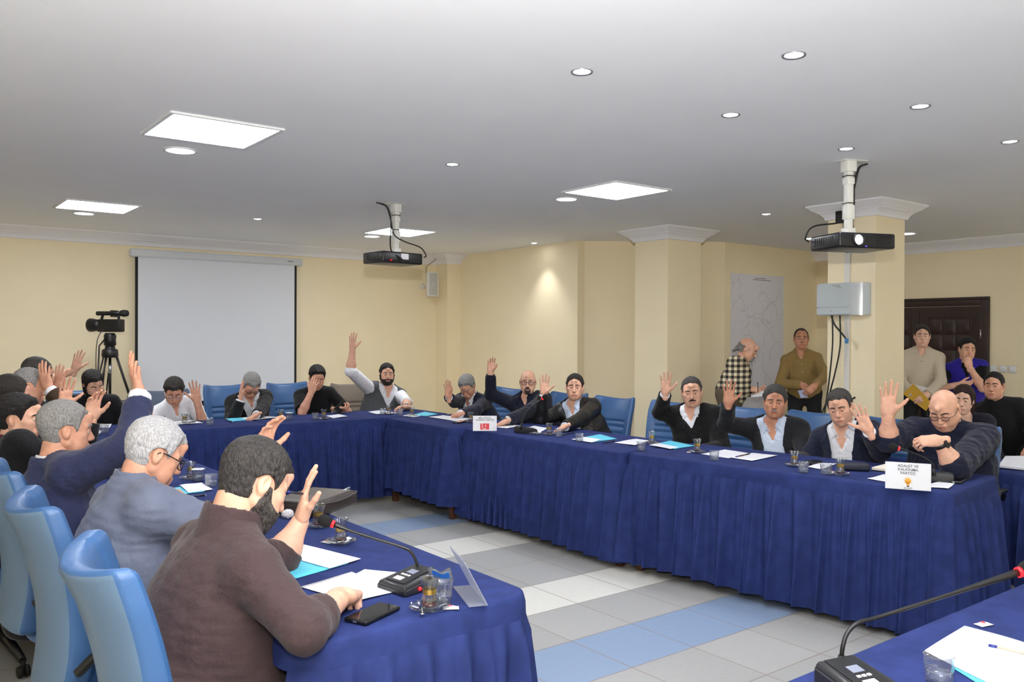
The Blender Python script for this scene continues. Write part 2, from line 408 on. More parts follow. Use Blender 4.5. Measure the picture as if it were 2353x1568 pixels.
# ------------------------------------------------------------------ wall speaker, cable
m_offwhite = mat('offwhite_plastic', (222, 220, 212), 0.5)
m_grille = mat('speaker_grille', (196, 195, 190), 0.7, bump=.4, bscale=400)
m_cable = mat('cable_black', (14, 14, 15), 0.5)
m_cablegrey = mat('cable_grey', (170, 165, 155), 0.6)
def speaker():
    s = empty('wall_speaker', (6.2, 9.93, 2.22), math.radians(-14)); tag(s, 'off-white wall loudspeaker hanging by the corner pilaster', 'loudspeaker')
    bm = bm_new(); o = []
    for k in range(9): a = -PI * .33 + k * PI * .66 / 8; o.append((.085 * math.sin(a) / math.sin(PI * .33), -.13 - .03 * (math.cos(a) - math.cos(PI * .33)) / (1 - math.cos(PI * .33))))
    prism(bm, [(-.06, 0), ] + o + [(.06, 0)], -.165, .165); bmesh.ops.recalc_face_normals(bm, faces=bm.faces[:])
    bmesh.ops.bevel(bm, geom=[e for e in bm.edges if abs(e.verts[0].co.z - e.verts[1].co.z) < 1e-4], offset=.01, segments=2, affect='EDGES'); obj('cabinet', bm, m_offwhite, s, auto=40)
    bm = bm_new(); o2 = [(x * .9, y - .003) for x, y in o]; prism(bm, o2 + [(.05, -.1), (-.05, -.1)], -.15, .15); bmesh.ops.recalc_face_normals(bm, faces=bm.faces[:]); obj('grille', bm, m_grille, s, auto=40)
    bm = bm_new(); lathe(bm, [(0, 0), (.011, 0), (.009, .004), (0, .004)], 14, M=Matrix.Translation((.0, -.162, .0)) @ Matrix.Rotation(PI / 2, 4, 'X')); obj('badge', bm, m_frame, s)
    bm = bm_new(); lathe(bm, [(0, 0), (.045, 0), (.04, .03), (.02, .04), (.02, .1), (0, .1)], 20, M=Matrix.Translation((-.06, .168, -.02)) @ Matrix.Rotation(PI / 2, 4, 'X')); tube(bm, [(-.06, .08, -.02), (0, -.01, -.02)], .014); obj('bracket', bm, m_offwhite, s)
speaker()
bm = bm_new(); tube(bm, smooth_path([(6.33, 9.95, 2.60), (6.28, 10.03, 2.53), (6.24, 10.08, 2.48), (6.24, 10.09, 2.40), (6.23, 10.05, 2.36)], 5), .007, 6)
tag(obj('speaker_cable', bm, m_cablegrey), 'grey cable running from the cornice down to the wall loudspeaker', 'cable')

# ------------------------------------------------------------------ projectors on ceiling poles
m_pole = mat('pole_white', (232, 232, 226), 0.4)
m_proj = mat('projector_black', (22, 22, 25), 0.35)
m_label = mat('label_white', (225, 225, 228), 0.6)
m_lens = mat('projector_lens', (235, 245, 255), 0.1, emit=(225, 240, 255), estr=2.2)
m_red = mat('red_plastic', (200, 30, 35), 0.4)
m_ledblue = mat('led_blue', (60, 60, 255), 0.4, emit=(80, 70, 255), estr=2.0)
def projector(x, y, rz, zb, label, lit, plate_dx):
    """Origin on the ceiling; body hangs so that its top is at zb. Local +Y is the lens side."""
    p = empty('ceiling_projector', (x, y, CEIL), rz); tag(p, label, 'projector', 'projectors on white ceiling poles')
    t = zb - CEIL
    bm = bm_new(); w, d, h = .205, .15, .095
    box(bm, (-w, -d, t - h), (w, d, t), .014, seg=3); obj('housing', bm, m_proj, p, auto=40)
    bm = bm_new()
    for k in range(9): box(bm, (-w - .001, -.10 + k * .022, t - .075), (-w + .003, -.09 + k * .022, t - .02)); box(bm, (w - .003, -.10 + k * .022, t - .075), (w + .001, -.09 + k * .022, t - .02))
    for k in range(8): box(bm, (-.17, d - .002, t - .02 - k * .008), (-.06, d + .0012, t - .016 - k * .008))
    obj('vent', bm, m_dark, p)
    bm = bm_new(); M = Matrix.Translation((.07, d - .004, t - .045)) @ Matrix.Rotation(-PI / 2, 4, 'X'); lathe(bm, [(.042, 0), (.042, .014), (.034, .016), (.031, .006)], 24, M=M); obj('lens_ring', bm, m_black, p)
    bm = bm_new(); lathe(bm, [(.031, .006), (.02, .012), (0, .014)], 24, M=M); obj('lens', bm, m_lens if lit else mat('lens_glass', (30, 34, 44), .08), p)
    bm = bm_new(); box(bm, (-.02, -d - .0015, t - .06), (.055, -d + .001, t - .012)); obj('label_plate', bm, m_label, p)
    bm = bm_new(); box(bm, (-.19, -d - .0015, t - .085), (.06, -d + .001, t - .068)); obj('port_strip', bm, m_dark, p)
    bm = bm_new(); M2 = Matrix.Translation((-.13, -d, t - .075)) @ Matrix.Rotation(PI / 2, 4, 'X'); lathe(bm, [(.009, 0), (.009, .022), (0, .022)], 12, M=M2); obj('red_plug', bm, m_red, p)
    if lit: bm = bm_new(); box(bm, (.01, d - .002, t - .088), (.018, d + .003, t - .082)); obj('indicator', bm, m_ledblue, p)
    bm = bm_new(); px = .03
    box(bm, (px - .11, -.05, -.004), (px + .07, .05, 0), .002); box(bm, (px - .035, -.035, -.07), (px + .035, .035, -.004), .003)
    box(bm, (px - .022, -.022, t + .11), (px + .022, .022, -.06), .004); box(bm, (px - .027, -.027, t + .10), (px + .027, .027, t + .19), .003)
    box(bm, (px - .027, -.027, -.15), (px + .027, .027, -.11), .003); box(bm, (px - .02, -.02, t + .02), (px + .02, .02, t + .11), .003)
    box(bm, (px - .034, -.03, t + .005), (px + .034, .03, t + .045), .004)
    box(bm, (px - .10, -.07, t), (px + .10, .07, t + .006), .002); obj('pole_mount', bm, m_pole, p, auto=40)
    bm = bm_new()
    for z in (-.1, t + .2): box(bm, (px - .0285, -.0285, z), (px + .0285, .0285, z + .005))
    obj('cable_tie', bm, m_black, p)
    for pts in ([(-.17, .0, -.01), (-.09, -.03, -.03), (-.06, -.05, -.12), (-.055, -.05, -.25), (-.09, -.09, t + .1), (-.1, -.13, t - .0), (-.02, -.175, t - .07), (-.09, -.16, t - .09)],
                [(-.15, .0, -.01), (-.08, -.02, -.04), (-.05, -.04, -.15), (-.03, -.06, -.27), (.06, -.08, t + .1), (.22, -.09, t + .06), (.26, -.12, t - .01), (.21, -.16, t - .03)]):
        if lit: pts = [(q[0] * .55 - .02, q[1], q[2]) if i < 5 else q for i, q in enumerate(pts)]
        bm = bm_new(); tube(bm, smooth_path(pts, 8), .0055, 6); obj('cable', bm, m_cable, p)
projector(3.575, 6.32, PI + math.radians(185), 2.215, 'black ceiling projector seen from behind, before the projection screen wall', False, 0)
projector(5.0, 2.95, math.radians(158), 2.165, 'black ceiling projector with lit lens before the cabinet column', True, 0)

# ------------------------------------------------------------------ grey cabinet, trunking and cables on the second column
m_cab = mat('cabinet_grey', (188, 197, 201), 0.16, coat=.6)
def cabinet():
    x = 6.55; c = empty('wall_cabinet', (x, 3.93, 1.70)); tag(c, 'glossy grey plastic cabinet mounted on the column, cables hanging below', 'cabinet')
    bm = bm_new(); prism(bm, [(0, .215), (-.055, .205), (-.085, .195), (-.095, .18), (-.095, -.10), (-.085, -.125), (-.055, -.19), (-.03, -.225), (0, -.235)], 0, .27); bmesh.ops.recalc_face_normals(bm, faces=bm.faces[:])
    bmesh.ops.bevel(bm, geom=[e for e in bm.edges if abs(e.verts[0].co.z - e.verts[1].co.z) < 1e-4], offset=.008, segments=2, affect='EDGES'); obj('housing', bm, m_cab, c, auto=50)
    bm = bm_new(); box(bm, (-.1, -.10, .068), (-.093, .2, .262), .004); obj('lid', bm, m_cab, c)
    bm = bm_new(); box(bm, (-.1, -.10, .006), (-.093, .2, .062), .004); obj('front_strip', bm, m_cab, c)
    bm = bm_new(); lathe(bm, [(.007, 0), (.007, .004), (0, .004)], 14, M=Matrix.Translation((-.1, .06, .04)) @ Matrix.Rotation(-PI / 2, 4, 'Y')); obj('lock', bm, m_metal, c)
    bm = bm_new(); random.seed(3)
    for k in range(5): tube(bm, smooth_path([(-.08, .03, .262), (-.098, .02 + .012 * k - .02, .255), (-.104, .01 + .03 * (k - 2) * .6, .225 + .006 * k)], 4), .003, 5)
    obj('cable_ends', bm, m_cablegrey, c)
cabinet()
def trunk(z0, z1, label):
    bm = bm_new(); box(bm, (6.532, 3.875, z0), (6.55, 3.925, z1), .003); tag(obj('cable_trunking', bm, m_offwhite), label, 'cable trunking', 'white trunking on the column')
trunk(1.975, 2.49, 'white cable trunking strip above the grey cabinet on the column')
trunk(0.0, 1.70, 'white cable trunking strip below the grey cabinet on the column')
bm = bm_new(); box(bm, (6.44, 3.90, 2.47), (6.5, 3.955, 2.57), .006); tag(obj('junction_box', bm, m_black, auto=40), 'small black box on the column capital above the trunking', 'junction box')
for pts, l in (([(6.48, 4.0, 1.70), (6.47, 3.99, 1.45), (6.47, 4.02, 1.15), (6.47, 4.05, .95), (6.46, 4.06, .80), (6.47, 4.05, .60)], 'left black cable hanging from the grey cabinet'),
               ([(6.48, 3.93, 1.70), (6.47, 3.92, 1.45), (6.47, 3.97, 1.2), (6.47, 4.03, 1.0), (6.45, 4.08, .85), (6.45, 4.10, .70)], 'right black cable hanging from the grey cabinet'),
               ([(6.48, 4.01, 1.70), (6.47, 3.97, 1.62), (6.46, 3.90, 1.55), (6.46, 3.86, 1.50)], 'short black cable with blue plug hanging from the grey cabinet')):
    bm = bm_new(); tube(bm, smooth_path(pts, 6), .007, 6); o = tag(obj('hanging_cable', bm, m_cable), l, 'cable', 'cables below the grey cabinet')
    if 'plug' in l:
        bm = bm_new(); box(bm, (-.012, -.012, -.02), (.012, .012, .02), .003, M=Matrix.Translation((6.46, 3.855, 1.487))); obj('plug', bm, mat('blue_plug', (60, 120, 180), .4), o)
bm = bm_new(); tube(bm, smooth_path([(6.50, 3.80, 1.02), (6.42, 3.86, .96), (6.36, 3.92, .84), (6.34, 3.92, .70), (6.38, 3.86, .55), (6.44, 3.80, .3), (6.46, 3.78, .02)], 6), .008, 6)
tag(obj('floor_cable', bm, m_cable), 'black cable looping down beside the olive shirt man to the floor', 'cable')

# ------------------------------------------------------------------ wall map, switches
def map_mat():
    m = bpy.data.materials.new('map_paper'); m.use_nodes = True; nt = m.node_tree; b = nt.nodes['Principled BSDF']; L = nt.links.new
    tc = nt.nodes.new('ShaderNodeTexCoord'); v = nt.nodes.new('ShaderNodeTexVoronoi'); v.feature = 'DISTANCE_TO_EDGE'; v.inputs['Scale'].default_value = 9
    n = nt.nodes.new('ShaderNodeTexNoise'); n.inputs['Scale'].default_value = 2.2; n.inputs['Detail'].default_value = 3
    wp = nt.nodes.new('ShaderNodeMix'); wp.data_type = 'RGBA'; wp.inputs[0].default_value = .25
    L(tc.outputs['Object'], n.inputs['Vector']); L(tc.outputs['Object'], wp.inputs[6]); L(n.outputs['Color'], wp.inputs[7]); L(wp.outputs[2], v.inputs['Vector'])
    r = nt.nodes.new('ShaderNodeValToRGB'); r.color_ramp.elements[0].color = (.5, .5, .5, 1); r.color_ramp.elements[0].position = 0; r.color_ramp.elements[1].position = .03; r.color_ramp.elements[1].color = (0, 0, 0, 1)
    L(v.outputs['Distance'], r.inputs['Fac'])
    n2 = nt.nodes.new('ShaderNodeTexNoise'); n2.inputs['Scale'].default_value = 2.0; L(tc.outputs['Object'], n2.inputs['Vector'])
    r2 = nt.nodes.new('ShaderNodeValToRGB'); r2.color_ramp.elements[0].position = .48; r2.color_ramp.elements[1].position = .62; L(n2.outputs['Fac'], r2.inputs['Fac'])
    mu = nt.nodes.new('ShaderNodeMath'); mu.operation = 'MULTIPLY'; L(r.outputs['Color'], mu.inputs[0]); L(r2.outputs['Color'], mu.inputs[1])
    mx = nt.nodes.new('ShaderNodeMix'); mx.data_type = 'RGBA'; mx.inputs[6].default_value = lin(226, 224, 230); mx.inputs[7].default_value = lin(150, 148, 156); L(mu.outputs[0], mx.inputs[0])
    L(mx.outputs[2], b.inputs['Base Color']); b.inputs['Roughness'].default_value = .7
    return m
mp = empty('wall_map', (8.18, 6.38, .45)); tag(mp, 'large white town map with faint lines on the beige wall', 'map')
bm = bm_new(); box(bm, (0, -.004, 0), (1.05, -.001, 1.83)); obj('sheet', bm, map_mat(), mp)
m_ink = mat('ink_dark', (40, 40, 45), .7)
bm = bm_new(); box(bm, (.46, -.0055, 1.785), (.68, -.0035, 1.79)); box(bm, (.42, -.0055, 1.765), (.78, -.0035, 1.77)); obj('title_line', bm, m_ink, mp)
bm = bm_new(); random.seed(5)
for k in range(14):
    x, z = .15 + random.random() * .7, .4 + random.random() * 1.2; pts = [(x, -.005, z)]
    a = random.random() * 6.3
    for j in range(7): a += random.uniform(-.7, .7); x = min(1.0, max(.04, x + .05 * math.cos(a))); z = min(1.75, max(.1, z + .07 * math.sin(a))); pts.append((x, -.005, z))
    tube(bm, smooth_path(pts, 4), .0014, 4)
obj('map_line', bm, mat('ink_grey', (165, 162, 170), .8), mp)
m_switch = mat('switch_white', (235, 238, 240), .35)
for i, y in enumerate((4.167, 4.067, 3.97)):
    s = empty('light_switch', (RIGHT, y, 1.175)); tag(s, 'square white light switch, ' + ('closest to the door frame', 'middle one of three', 'farthest from the door frame')[i], 'light switch', 'row of light switches')
    bm = bm_new(); box(bm, (-.012, -.041, -.041), (0, .041, .041), .004); obj('plate', bm, m_offwhite, s, auto=40)
    bm = bm_new(); box(bm, (-.018, -.029, -.029), (-.01, .029, .029), .003); obj('rocker', bm, m_switch, s, auto=40)

# ------------------------------------------------------------------ video camera on tripod
def video():
    x, y = 1.99, 9.3
    t = empty('camera_tripod', (x, y, 0)); tag(t, 'tall black tripod standing left of the projection screen', 'tripod')
    for k in range(3):
        a = math.radians(95 + 120 * k); d = Vector((math.cos(a), math.sin(a), 0)); s = Vector((-d.y, d.x, 0)) * .022
        bm = bm_new(); top = Vector((0, 0, 1.33)) + d * .05; mid = d * .20 + Vector((0, 0, .85)); bot = d * .50 + Vector((0, 0, .02))
        for sg in (-1, 1): tube(bm, [top + s * sg, mid + s * sg], .008, 8)
        for sg in (-1, 1): tube(bm, [mid + s * sg * .9, d * .33 + Vector((0, 0, .45)) + s * sg * .9], .010, 8)
        tube(bm, [d * .31 + Vector((0, 0, .5)), bot], .009, 8); lg = obj('leg', bm, m_black, t)
        bm = bm_new(); q = mid; box(bm, (q.x - .032, q.y - .03, q.z - .04), (q.x + .032, q.y + .03, q.z + .04), .008); q = d * .33 + Vector((0, 0, .46)); box(bm, (q.x - .03, q.y - .028, q.z - .03), (q.x + .03, q.y + .028, q.z + .03), .008); obj('clamp', bm, m_black, lg)
        bm = bm_new(); lathe(bm, [(0, 0), (.022, 0), (.02, .03), (0, .035)], 12, M=Matrix.Translation(d * .50)); obj('rubber_foot', bm, m_dark, lg)
        bm = bm_new(); tube(bm, [(0, 0, .80), tuple(d * .2 + Vector((0, 0, .86)))], .006, 6); obj('spreader', bm, m_black, t)
    bm = bm_new(); lathe(bm, [(0, 1.28), (.075, 1.28), (.08, 1.31), (.075, 1.36), (.05, 1.37), (.045, 1.40), (.06, 1.41), (.055, 1.46), (.06, 1.50), (.045, 1.53), (0, 1.53)], 24); tube(bm, [(0, 0, .78), (0, 0, 1.3)], .014); obj('head', bm, m_black, t)
    bm = bm_new(); tube(bm, [(0, 0, 1.12), (0, 0, 1.2)], .018, 12); obj('level_cap', bm, m_metal, t)
    bm = bm_new(); tube(bm, [(-.05, -.02, 1.47), (-.11, -.05, 1.40), (-.15, -.2, 1.15), (-.165, -.25, 1.02)], [.008, .008, .008, .015], 8); obj('pan_handle', bm, m_black, t)
    v = empty('video_camera', (x, y, 1.53), math.radians(40)); tag(v, 'black video camera with flip-out screen on top of the tripod', 'video camera')
    bm = bm_new(); box(bm, (-.05, -.14, .01), (.05, .12, .14), .015); obj('body', bm, m_black, v, auto=40)
    bm = bm_new(); lathe(bm, [(0, 0), (.055, 0), (.058, .05), (.066, .09), (.07, .13), (.055, .13), (.05, .1), (0, .09)], 24, M=Matrix.Translation((0, .10, .08)) @ Matrix.Rotation(-PI / 2, 4, 'X')); obj('lens', bm, m_black, v)
    bm = bm_new(); tube(bm, smooth_path([(0, -.1, .13), (0, -.09, .19), (0, .06, .2), (0, .1, .14)], 5), .013, 10); tube(bm, [(0, -.17, .2), (0, .15, .2)], .022, 12); obj('top_handle', bm, m_black, v)
    bm = bm_new(); tube(bm, [(.02, .1, .2), (.09, .08, .2)], .008); box(bm, (.08, .05, .165), (.19, .062, .235), .004); obj('flip_screen', bm, m_black, v)
    bm = bm_new(); lathe(bm, [(0, 0), (.03, 0), (.036, .03), (.03, .07), (0, .07)], 16, M=Matrix.Translation((0, -.13, .2)) @ Matrix.Rotation(PI / 2, 4, 'X')); obj('viewfinder', bm, m_dark, v)
    bm = bm_new(); tube(bm, smooth_path([(x - .06, y - .1, 1.6), (x - .15, y - .15, 1.45), (x - .17, y - .2, 1.1), (x - .16, y - .2, .7), (x - .2, y - .2, .02)], 6), .004, 5); tag(obj('camera_cable', bm, m_cable), 'thin black cable hanging from the video camera', 'cable')
video()
# ------------------------------------------------------------------ skirted tables
def cloth_mat():
    m = mat('blue_tablecloth', (40, 52, 102), .85, noise=.16, nscale=14, bump=.10, bscale=500, spec=.15, detail=6); return m
m_cloth = cloth_mat(); m_wood = mat('table_wood', (92, 56, 34), .5, noise=.25, nscale=8, stretch=(1, 8, 1))
TOP = .76
def table(cx, cy, w, d, label, clabel, rz=0.0, top=TOP, gap=.05, seed=1, round_=.05, side=None):
    """w along local x, d along local y; the cloth is its own thing lying over the table."""
    t = empty('conference_table', (cx, cy, 0), math.radians(rz)); tag(t, label, 'table', 'tables set in a ring')
    hw, hd = w / 2 - .008, d / 2 - .008
    bm = bm_new(); rr = round_; ol = []
    for qx, qy, st in ((hw - rr, hd - rr, 0), (-hw + rr, hd - rr, 90), (-hw + rr, -hd + rr, 180), (hw - rr, -hd + rr, 270)):
        for k in range(7): th = math.radians(st + 15 * k); ol.append((qx + rr * math.cos(th), qy + rr * math.sin(th)))
    prism(bm, ol, top - .03, top - .004); obj('tabletop', bm, m_wood, t)
    for sx in (-1, 1):
        for sy in (-1, 1):
            x, y = sx * (hw - .06), sy * (hd - .06); bm = bm_new(); box(bm, (x - .025, y - .025, 0), (x + .025, y + .025, top - .03), .004); obj('leg', bm, m_wood, t)
    c = empty('tablecloth', (cx, cy, 0), math.radians(rz)); tag(c, clabel, 'tablecloth', 'pleated blue tablecloths')
    hw, hd = w / 2, d / 2; r = round_
    path = []                                                     # rounded outline, counter-clockwise, with its outward normals
    step = .008
    def line(a, b, n):
        L = math.hypot(b[0] - a[0], b[1] - a[1]); k = max(2, int(L / step))
        for i in range(k): s = i / k; path.append((a[0] + (b[0] - a[0]) * s, a[1] + (b[1] - a[1]) * s, n[0], n[1]))
    def arc(x, y, a0):
        k = max(3, int(r * PI / 2 / step))
        for i in range(k): a = math.radians(a0) + PI / 2 * i / k; path.append((x + r * math.cos(a), y + r * math.sin(a), math.cos(a), math.sin(a)))
    line((-hw + r, -hd), (hw - r, -hd), (0, -1)); arc(hw - r, -hd + r, -90); line((hw, -hd + r), (hw, hd - r), (1, 0)); arc(hw - r, hd - r, 0)
    line((hw - r, hd), (-hw + r, hd), (0, 1)); arc(-hw + r, hd - r, 90); line((-hw, hd - r), (-hw, -hd + r), (-1, 0)); arc(-hw + r, -hd + r, 180)
    P = np.array(path); n = len(P); rs = np.random.RandomState(seed); s = np.arange(n) * step
    def cover_ring(inset, z): return np.stack([P[:, 0] - P[:, 2] * inset, P[:, 1] - P[:, 3] * inset, np.full(n, z)], 1)
    band = .075 + .006 * np.sin(s * 2.1 + seed) + .004 * np.sin(s * 7.3 + seed)
    rings = [cover_ring(.05, top), cover_ring(.012, top - .001), cover_ring(.003, top - .005), cover_ring(0, top - .013)]
    soft = .003 * np.sin(s * 9 + seed * 2) + .002 * np.sin(s * 23 + seed)
    for k in (.3, .65, 1.0):
        q = cover_ring(0, top); o = .004 + soft * k + .006 * k; q[:, 0] += P[:, 2] * o; q[:, 1] += P[:, 3] * o; q[:, 2] = top - .013 - (band - .013) * k; rings.append(q)
    V = np.concatenate(rings + [np.array([[0, 0, top]])]); F = []; m = len(rings); i = np.arange(n); j = (i + 1) % n
    for k in range(m - 1): F.append(np.stack([k * n + i, (k + 1) * n + i, (k + 1) * n + j, k * n + j], 1))
    ctr = m * n; ii = np.arange(0, n - 1, 2); F2 = np.stack([ii, ii + 1, np.minimum(ii + 2, n) % n, np.full(len(ii), ctr)], 1)
    if n % 2: F2 = np.concatenate([F2, [[n - 1, 0, 0, ctr]]]) if False else F2
    o = npmesh('cover', V, np.concatenate(F + [F2]), m_cloth, c)
    if n % 2 == 1:
        pass
    # pleated skirt gathered under the band
    def wave(l0, l1, f1, f2, k):
        ph = np.cumsum(step / (l0 + l1 * np.sin(s * f1 + seed * k) + .5 * l1 * np.sin(s * f2 + 2 * seed))) * 2 * PI
        return ph * (round(ph[-1] / (2 * PI)) * 2 * PI / ph[-1])
    pa, pb = wave(.118, .036, 1.9, 5.3, 1), wave(.05, .014, 2.3, 6.1, 2)
    big = (.5 + .5 * np.sin(pa + .5 * np.sin(pb * .5))) ** 1.3; fine = (.5 + .5 * np.sin(pb)) ** .9; sway = np.sin(s * 1.1 + seed * 3)
    rows = []; nr = 15; z0 = top - band + .004
    for k in range(nr):
        t_ = k / (nr - 1); rp = min(1, t_ / .10) ** .7; o = .010 + soft * (1 - rp) + rp * (fine * (.016 + .010 * t_) * (1 - .45 * t_) + big * (.006 + .074 * t_ ** .8)) + .020 * t_ ** 1.3 * (.6 + .4 * sway)
        sh = .022 * t_ * np.cos(pa) + .010 * t_ * np.sin(s * 2.7 + seed)
        z = z0 + (gap + .014 * np.sin(s * 2.3 + seed) * t_ + .010 * big - z0) * t_
        rows.append(np.stack([P[:, 0] + P[:, 2] * o - P[:, 3] * sh, P[:, 1] + P[:, 3] * o + P[:, 2] * sh, z], 1))
    V = np.concatenate(rows); F = np.concatenate([np.stack([k * n + i, (k + 1) * n + i, (k + 1) * n + j, k * n + j], 1) for k in range(nr - 1)])
    if side: F = F[~((P[F[:, 0] % n, 2:] @ np.array(side)) > .9)]          # open where people sit
    npmesh('skirt', V, F, m_cloth, c)
table(1.195, 3.16, .75, 2.48, 'table under the blue cloth in the left foreground', 'blue pleated tablecloth in the left foreground, phone and tea on it', seed=3, round_=.09, side=(-1, 0))
table(1.195, 5.62, .75, 2.40, 'table in the back half of the left row, under blue cloth', 'blue tablecloth in the back half of the left row', seed=5, side=(-1, 0))
table(1.78, 7.25, 1.90, .76, 'left table of the two before the projection screen', 'blue tablecloth in front of the tripod and white shirt person', seed=7, side=(0, 1))
table(3.63, 7.25, 1.78, .76, 'right table of the two along the back', 'blue tablecloth in front of the black t-shirt and grey vest', seed=8, side=(0, 1))
table(4.18, 6.30, .76, 1.08, 'short table in the back right corner, brown feet showing', 'blue tablecloth with raised hem in the back right corner', seed=9, gap=.13, side=(1, 0))
table(4.27, 4.82, .74, 1.82, 'table under the sign with the red emblem', 'blue tablecloth under the sign with the red emblem', seed=11, side=(1, 0))
table(4.43, 2.96, .76, 1.96, 'table under the sign with the light bulb emblem', 'blue tablecloth under the sign with the light bulb emblem', rz=7.4, seed=12, side=(1, 0))
table(2.45, .73, 2.3, .74, 'table in the bottom right corner below the large microphone', 'blue tablecloth in the bottom right corner, large microphone on it', seed=14, side=(0, -1))
table(5.78, 2.25, .6, 1.9, 'low table behind the navy jumper at the right edge', 'dark blue tablecloth at the right edge behind the navy jumper', rz=-6, top=.70, seed=15, side=(1, 0))

# ------------------------------------------------------------------ office chairs
m_leath = mat('blue_leather', (56, 94, 142), .4, bump=.06, bscale=140, spec=.5); m_leath_sheen = mat('blue_leather_back_sheen', (96, 122, 150), .38, bump=.05, bscale=160, spec=.5)  # chair back: same blue leather, its grey reflection sheen painted into the base colour
m_slate = mat('slate_fabric', (78, 88, 104), .8, bump=.2, bscale=150); m_taupe = mat('taupe_fabric', (120, 110, 98), .85, bump=.2, bscale=150)
m_chrome = mat('chrome', (205, 205, 208), .15, 1.0)
def make_chair(name, m1, m2, top=1.03):
    """Faces local +X; origin on the floor below the seat."""
    r = empty(name)
    def shell(v):                                                  # x of the mid-surface, half-width, half-thickness at height v in 0..1
        x = -.235 - .05 * v + .03 * math.sin(v * PI * 1.05) - .03 * max(0, .25 - v); x -= .045 * v * v
        return x, .208 + .026 * math.sin(min(1, v * 1.15) * PI * .5) - .012 * max(0, v - .85) / .15, .043 - .012 * v
    nu = 72; V = []; VV = np.concatenate([np.linspace(0, .04, 6), np.linspace(.04, .955, 46)[1:], .955 + .045 * np.sin(np.linspace(0, PI / 2, 9))[1:]]); nv_ = len(VV) - 1
    for j in range(nv_ + 1):
        v = VV[j]; x0, hw, ht = shell(v); z = .43 + (top - .43) * v
        k = 1.0
        if v > .955: k = math.sqrt(max(0, 1 - ((v - .955) / .047) ** 2))
        if v < .04: k = math.sqrt(max(0, 1 - ((.04 - v) / .042) ** 2))
        for i in range(nu):
            a = 2 * PI * i / nu; cu, su = math.cos(a), math.sin(a); e = .42
            y = math.copysign(abs(cu) ** e, cu) * (hw - .02 * (1 - k)); d = math.copysign(abs(su) ** e, su) * ht * (.25 + .75 * k)
            u = y / hw; x = x0 + .075 * u * u * (0.4 + .6 * v) + d
            if d > 0:
                x += .012 * max(0, abs(u) - .62) / .38 * (1 if abs(u) < .97 else .4)      # side bolsters
                for zs in (.18, .30, .42, .52, .61): 
                    q = abs(v - zs); 
                    if q < .02 and abs(u) < .7: x -= .013 * (1 - q / .02)
                if abs(abs(u) - .7) < .035: x -= .006
                x += .018 * math.exp(-((v - .28) / .16) ** 2)
            zz = z + (-.028 * (1 - u * u) * max(0, v - .8) / .2 + .02 * max(0, v - .8) / .2 * 0)
            V.append((x - .02, y, zz))
    F = [(j * nu + i, j * nu + (i + 1) % nu, (j + 1) * nu + (i + 1) % nu, (j + 1) * nu + i) for j in range(nv_) for i in range(nu)]
    V = np.array(V); F = np.array(F)
    cap = [[nv_ * nu + i, nv_ * nu + i + 1, nv_ * nu + nu - 2 - i, nv_ * nu + nu - 1 - i] for i in range(nu // 2 - 1)] + [[i + 1, i, nu - 1 - i, nu - 2 - i] for i in range(nu // 2 - 1)]
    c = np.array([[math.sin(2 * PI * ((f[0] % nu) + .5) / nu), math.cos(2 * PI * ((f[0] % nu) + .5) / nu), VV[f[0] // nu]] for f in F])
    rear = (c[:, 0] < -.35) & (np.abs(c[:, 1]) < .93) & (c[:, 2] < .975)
    b = npmesh('backrest', V, np.concatenate([F[~rear], cap]), [m1], r)
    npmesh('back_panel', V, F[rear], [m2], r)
    # seat
    V = []; ns, nt = 26, 40
    for j in range(ns + 1):
        v = j / ns; zz = .35 + .105 * v; k = math.sin(PI * min(1, max(0, .5 + (v - .5) * .98))) ** .35
        for i in range(nt):
            a = 2 * PI * i / nt; cu, su = math.cos(a), math.sin(a); x = .02 + math.copysign(abs(cu) ** .5, cu) * .245 * (.9 + .1 * k) * (k ** .6); y = math.copysign(abs(su) ** .5, su) * .245 * (.9 + .1 * k) * (k ** .6)
            z2 = zz - (.035 * max(0, (x - .12) / .13) ** 2) + (.012 * max(0, abs(y) - .17) / .08 if v > .5 else 0)
            V.append((x, y, z2))
    F = [(j * nt + i, j * nt + (i + 1) % nt, (j + 1) * nt + (i + 1) % nt, (j + 1) * nt + i) for j in range(ns) for i in range(nt)]
    npmesh('seat', np.array(V), np.array(F), m1, r)
    for s in (-1, 1):
        bm = bm_new(); box(bm, (-.12, s * .285 - .027, .635), (.14, s * .285 + .027, .66), .01, seg=3)
        tube(bm, smooth_path([(.10, s * .285, .64), (.11, s * .285, .56), (.05, s * .28, .44), (.0, s * .23, .36), (.0, s * .1, .35)], 6), .014, 8); tube(bm, smooth_path([(-.10, s * .285, .64), (-.17, s * .27, .60), (-.215, s * .245, .55)], 5), .014, 8)
        obj('armrest', bm, m_black, r, auto=40)
    bm = bm_new(); box(bm, (-.12, -.1, .32), (.12, .1, .36), .01); tube(bm, smooth_path([(-.1, 0, .37), (-.22, 0, .37), (-.27, 0, .42), (-.262, 0, .55)], 5), .022, 8); tube(bm, [(.05, -.08, .37), (.06, -.24, .365)], .008, 6); obj('mechanism', bm, m_black, r)
    bm = bm_new(); lathe(bm, [(0, .09), (.028, .09), (.028, .22), (.019, .225), (.019, .33), (0, .33)], 16); obj('gas_column', bm, m_black, r)
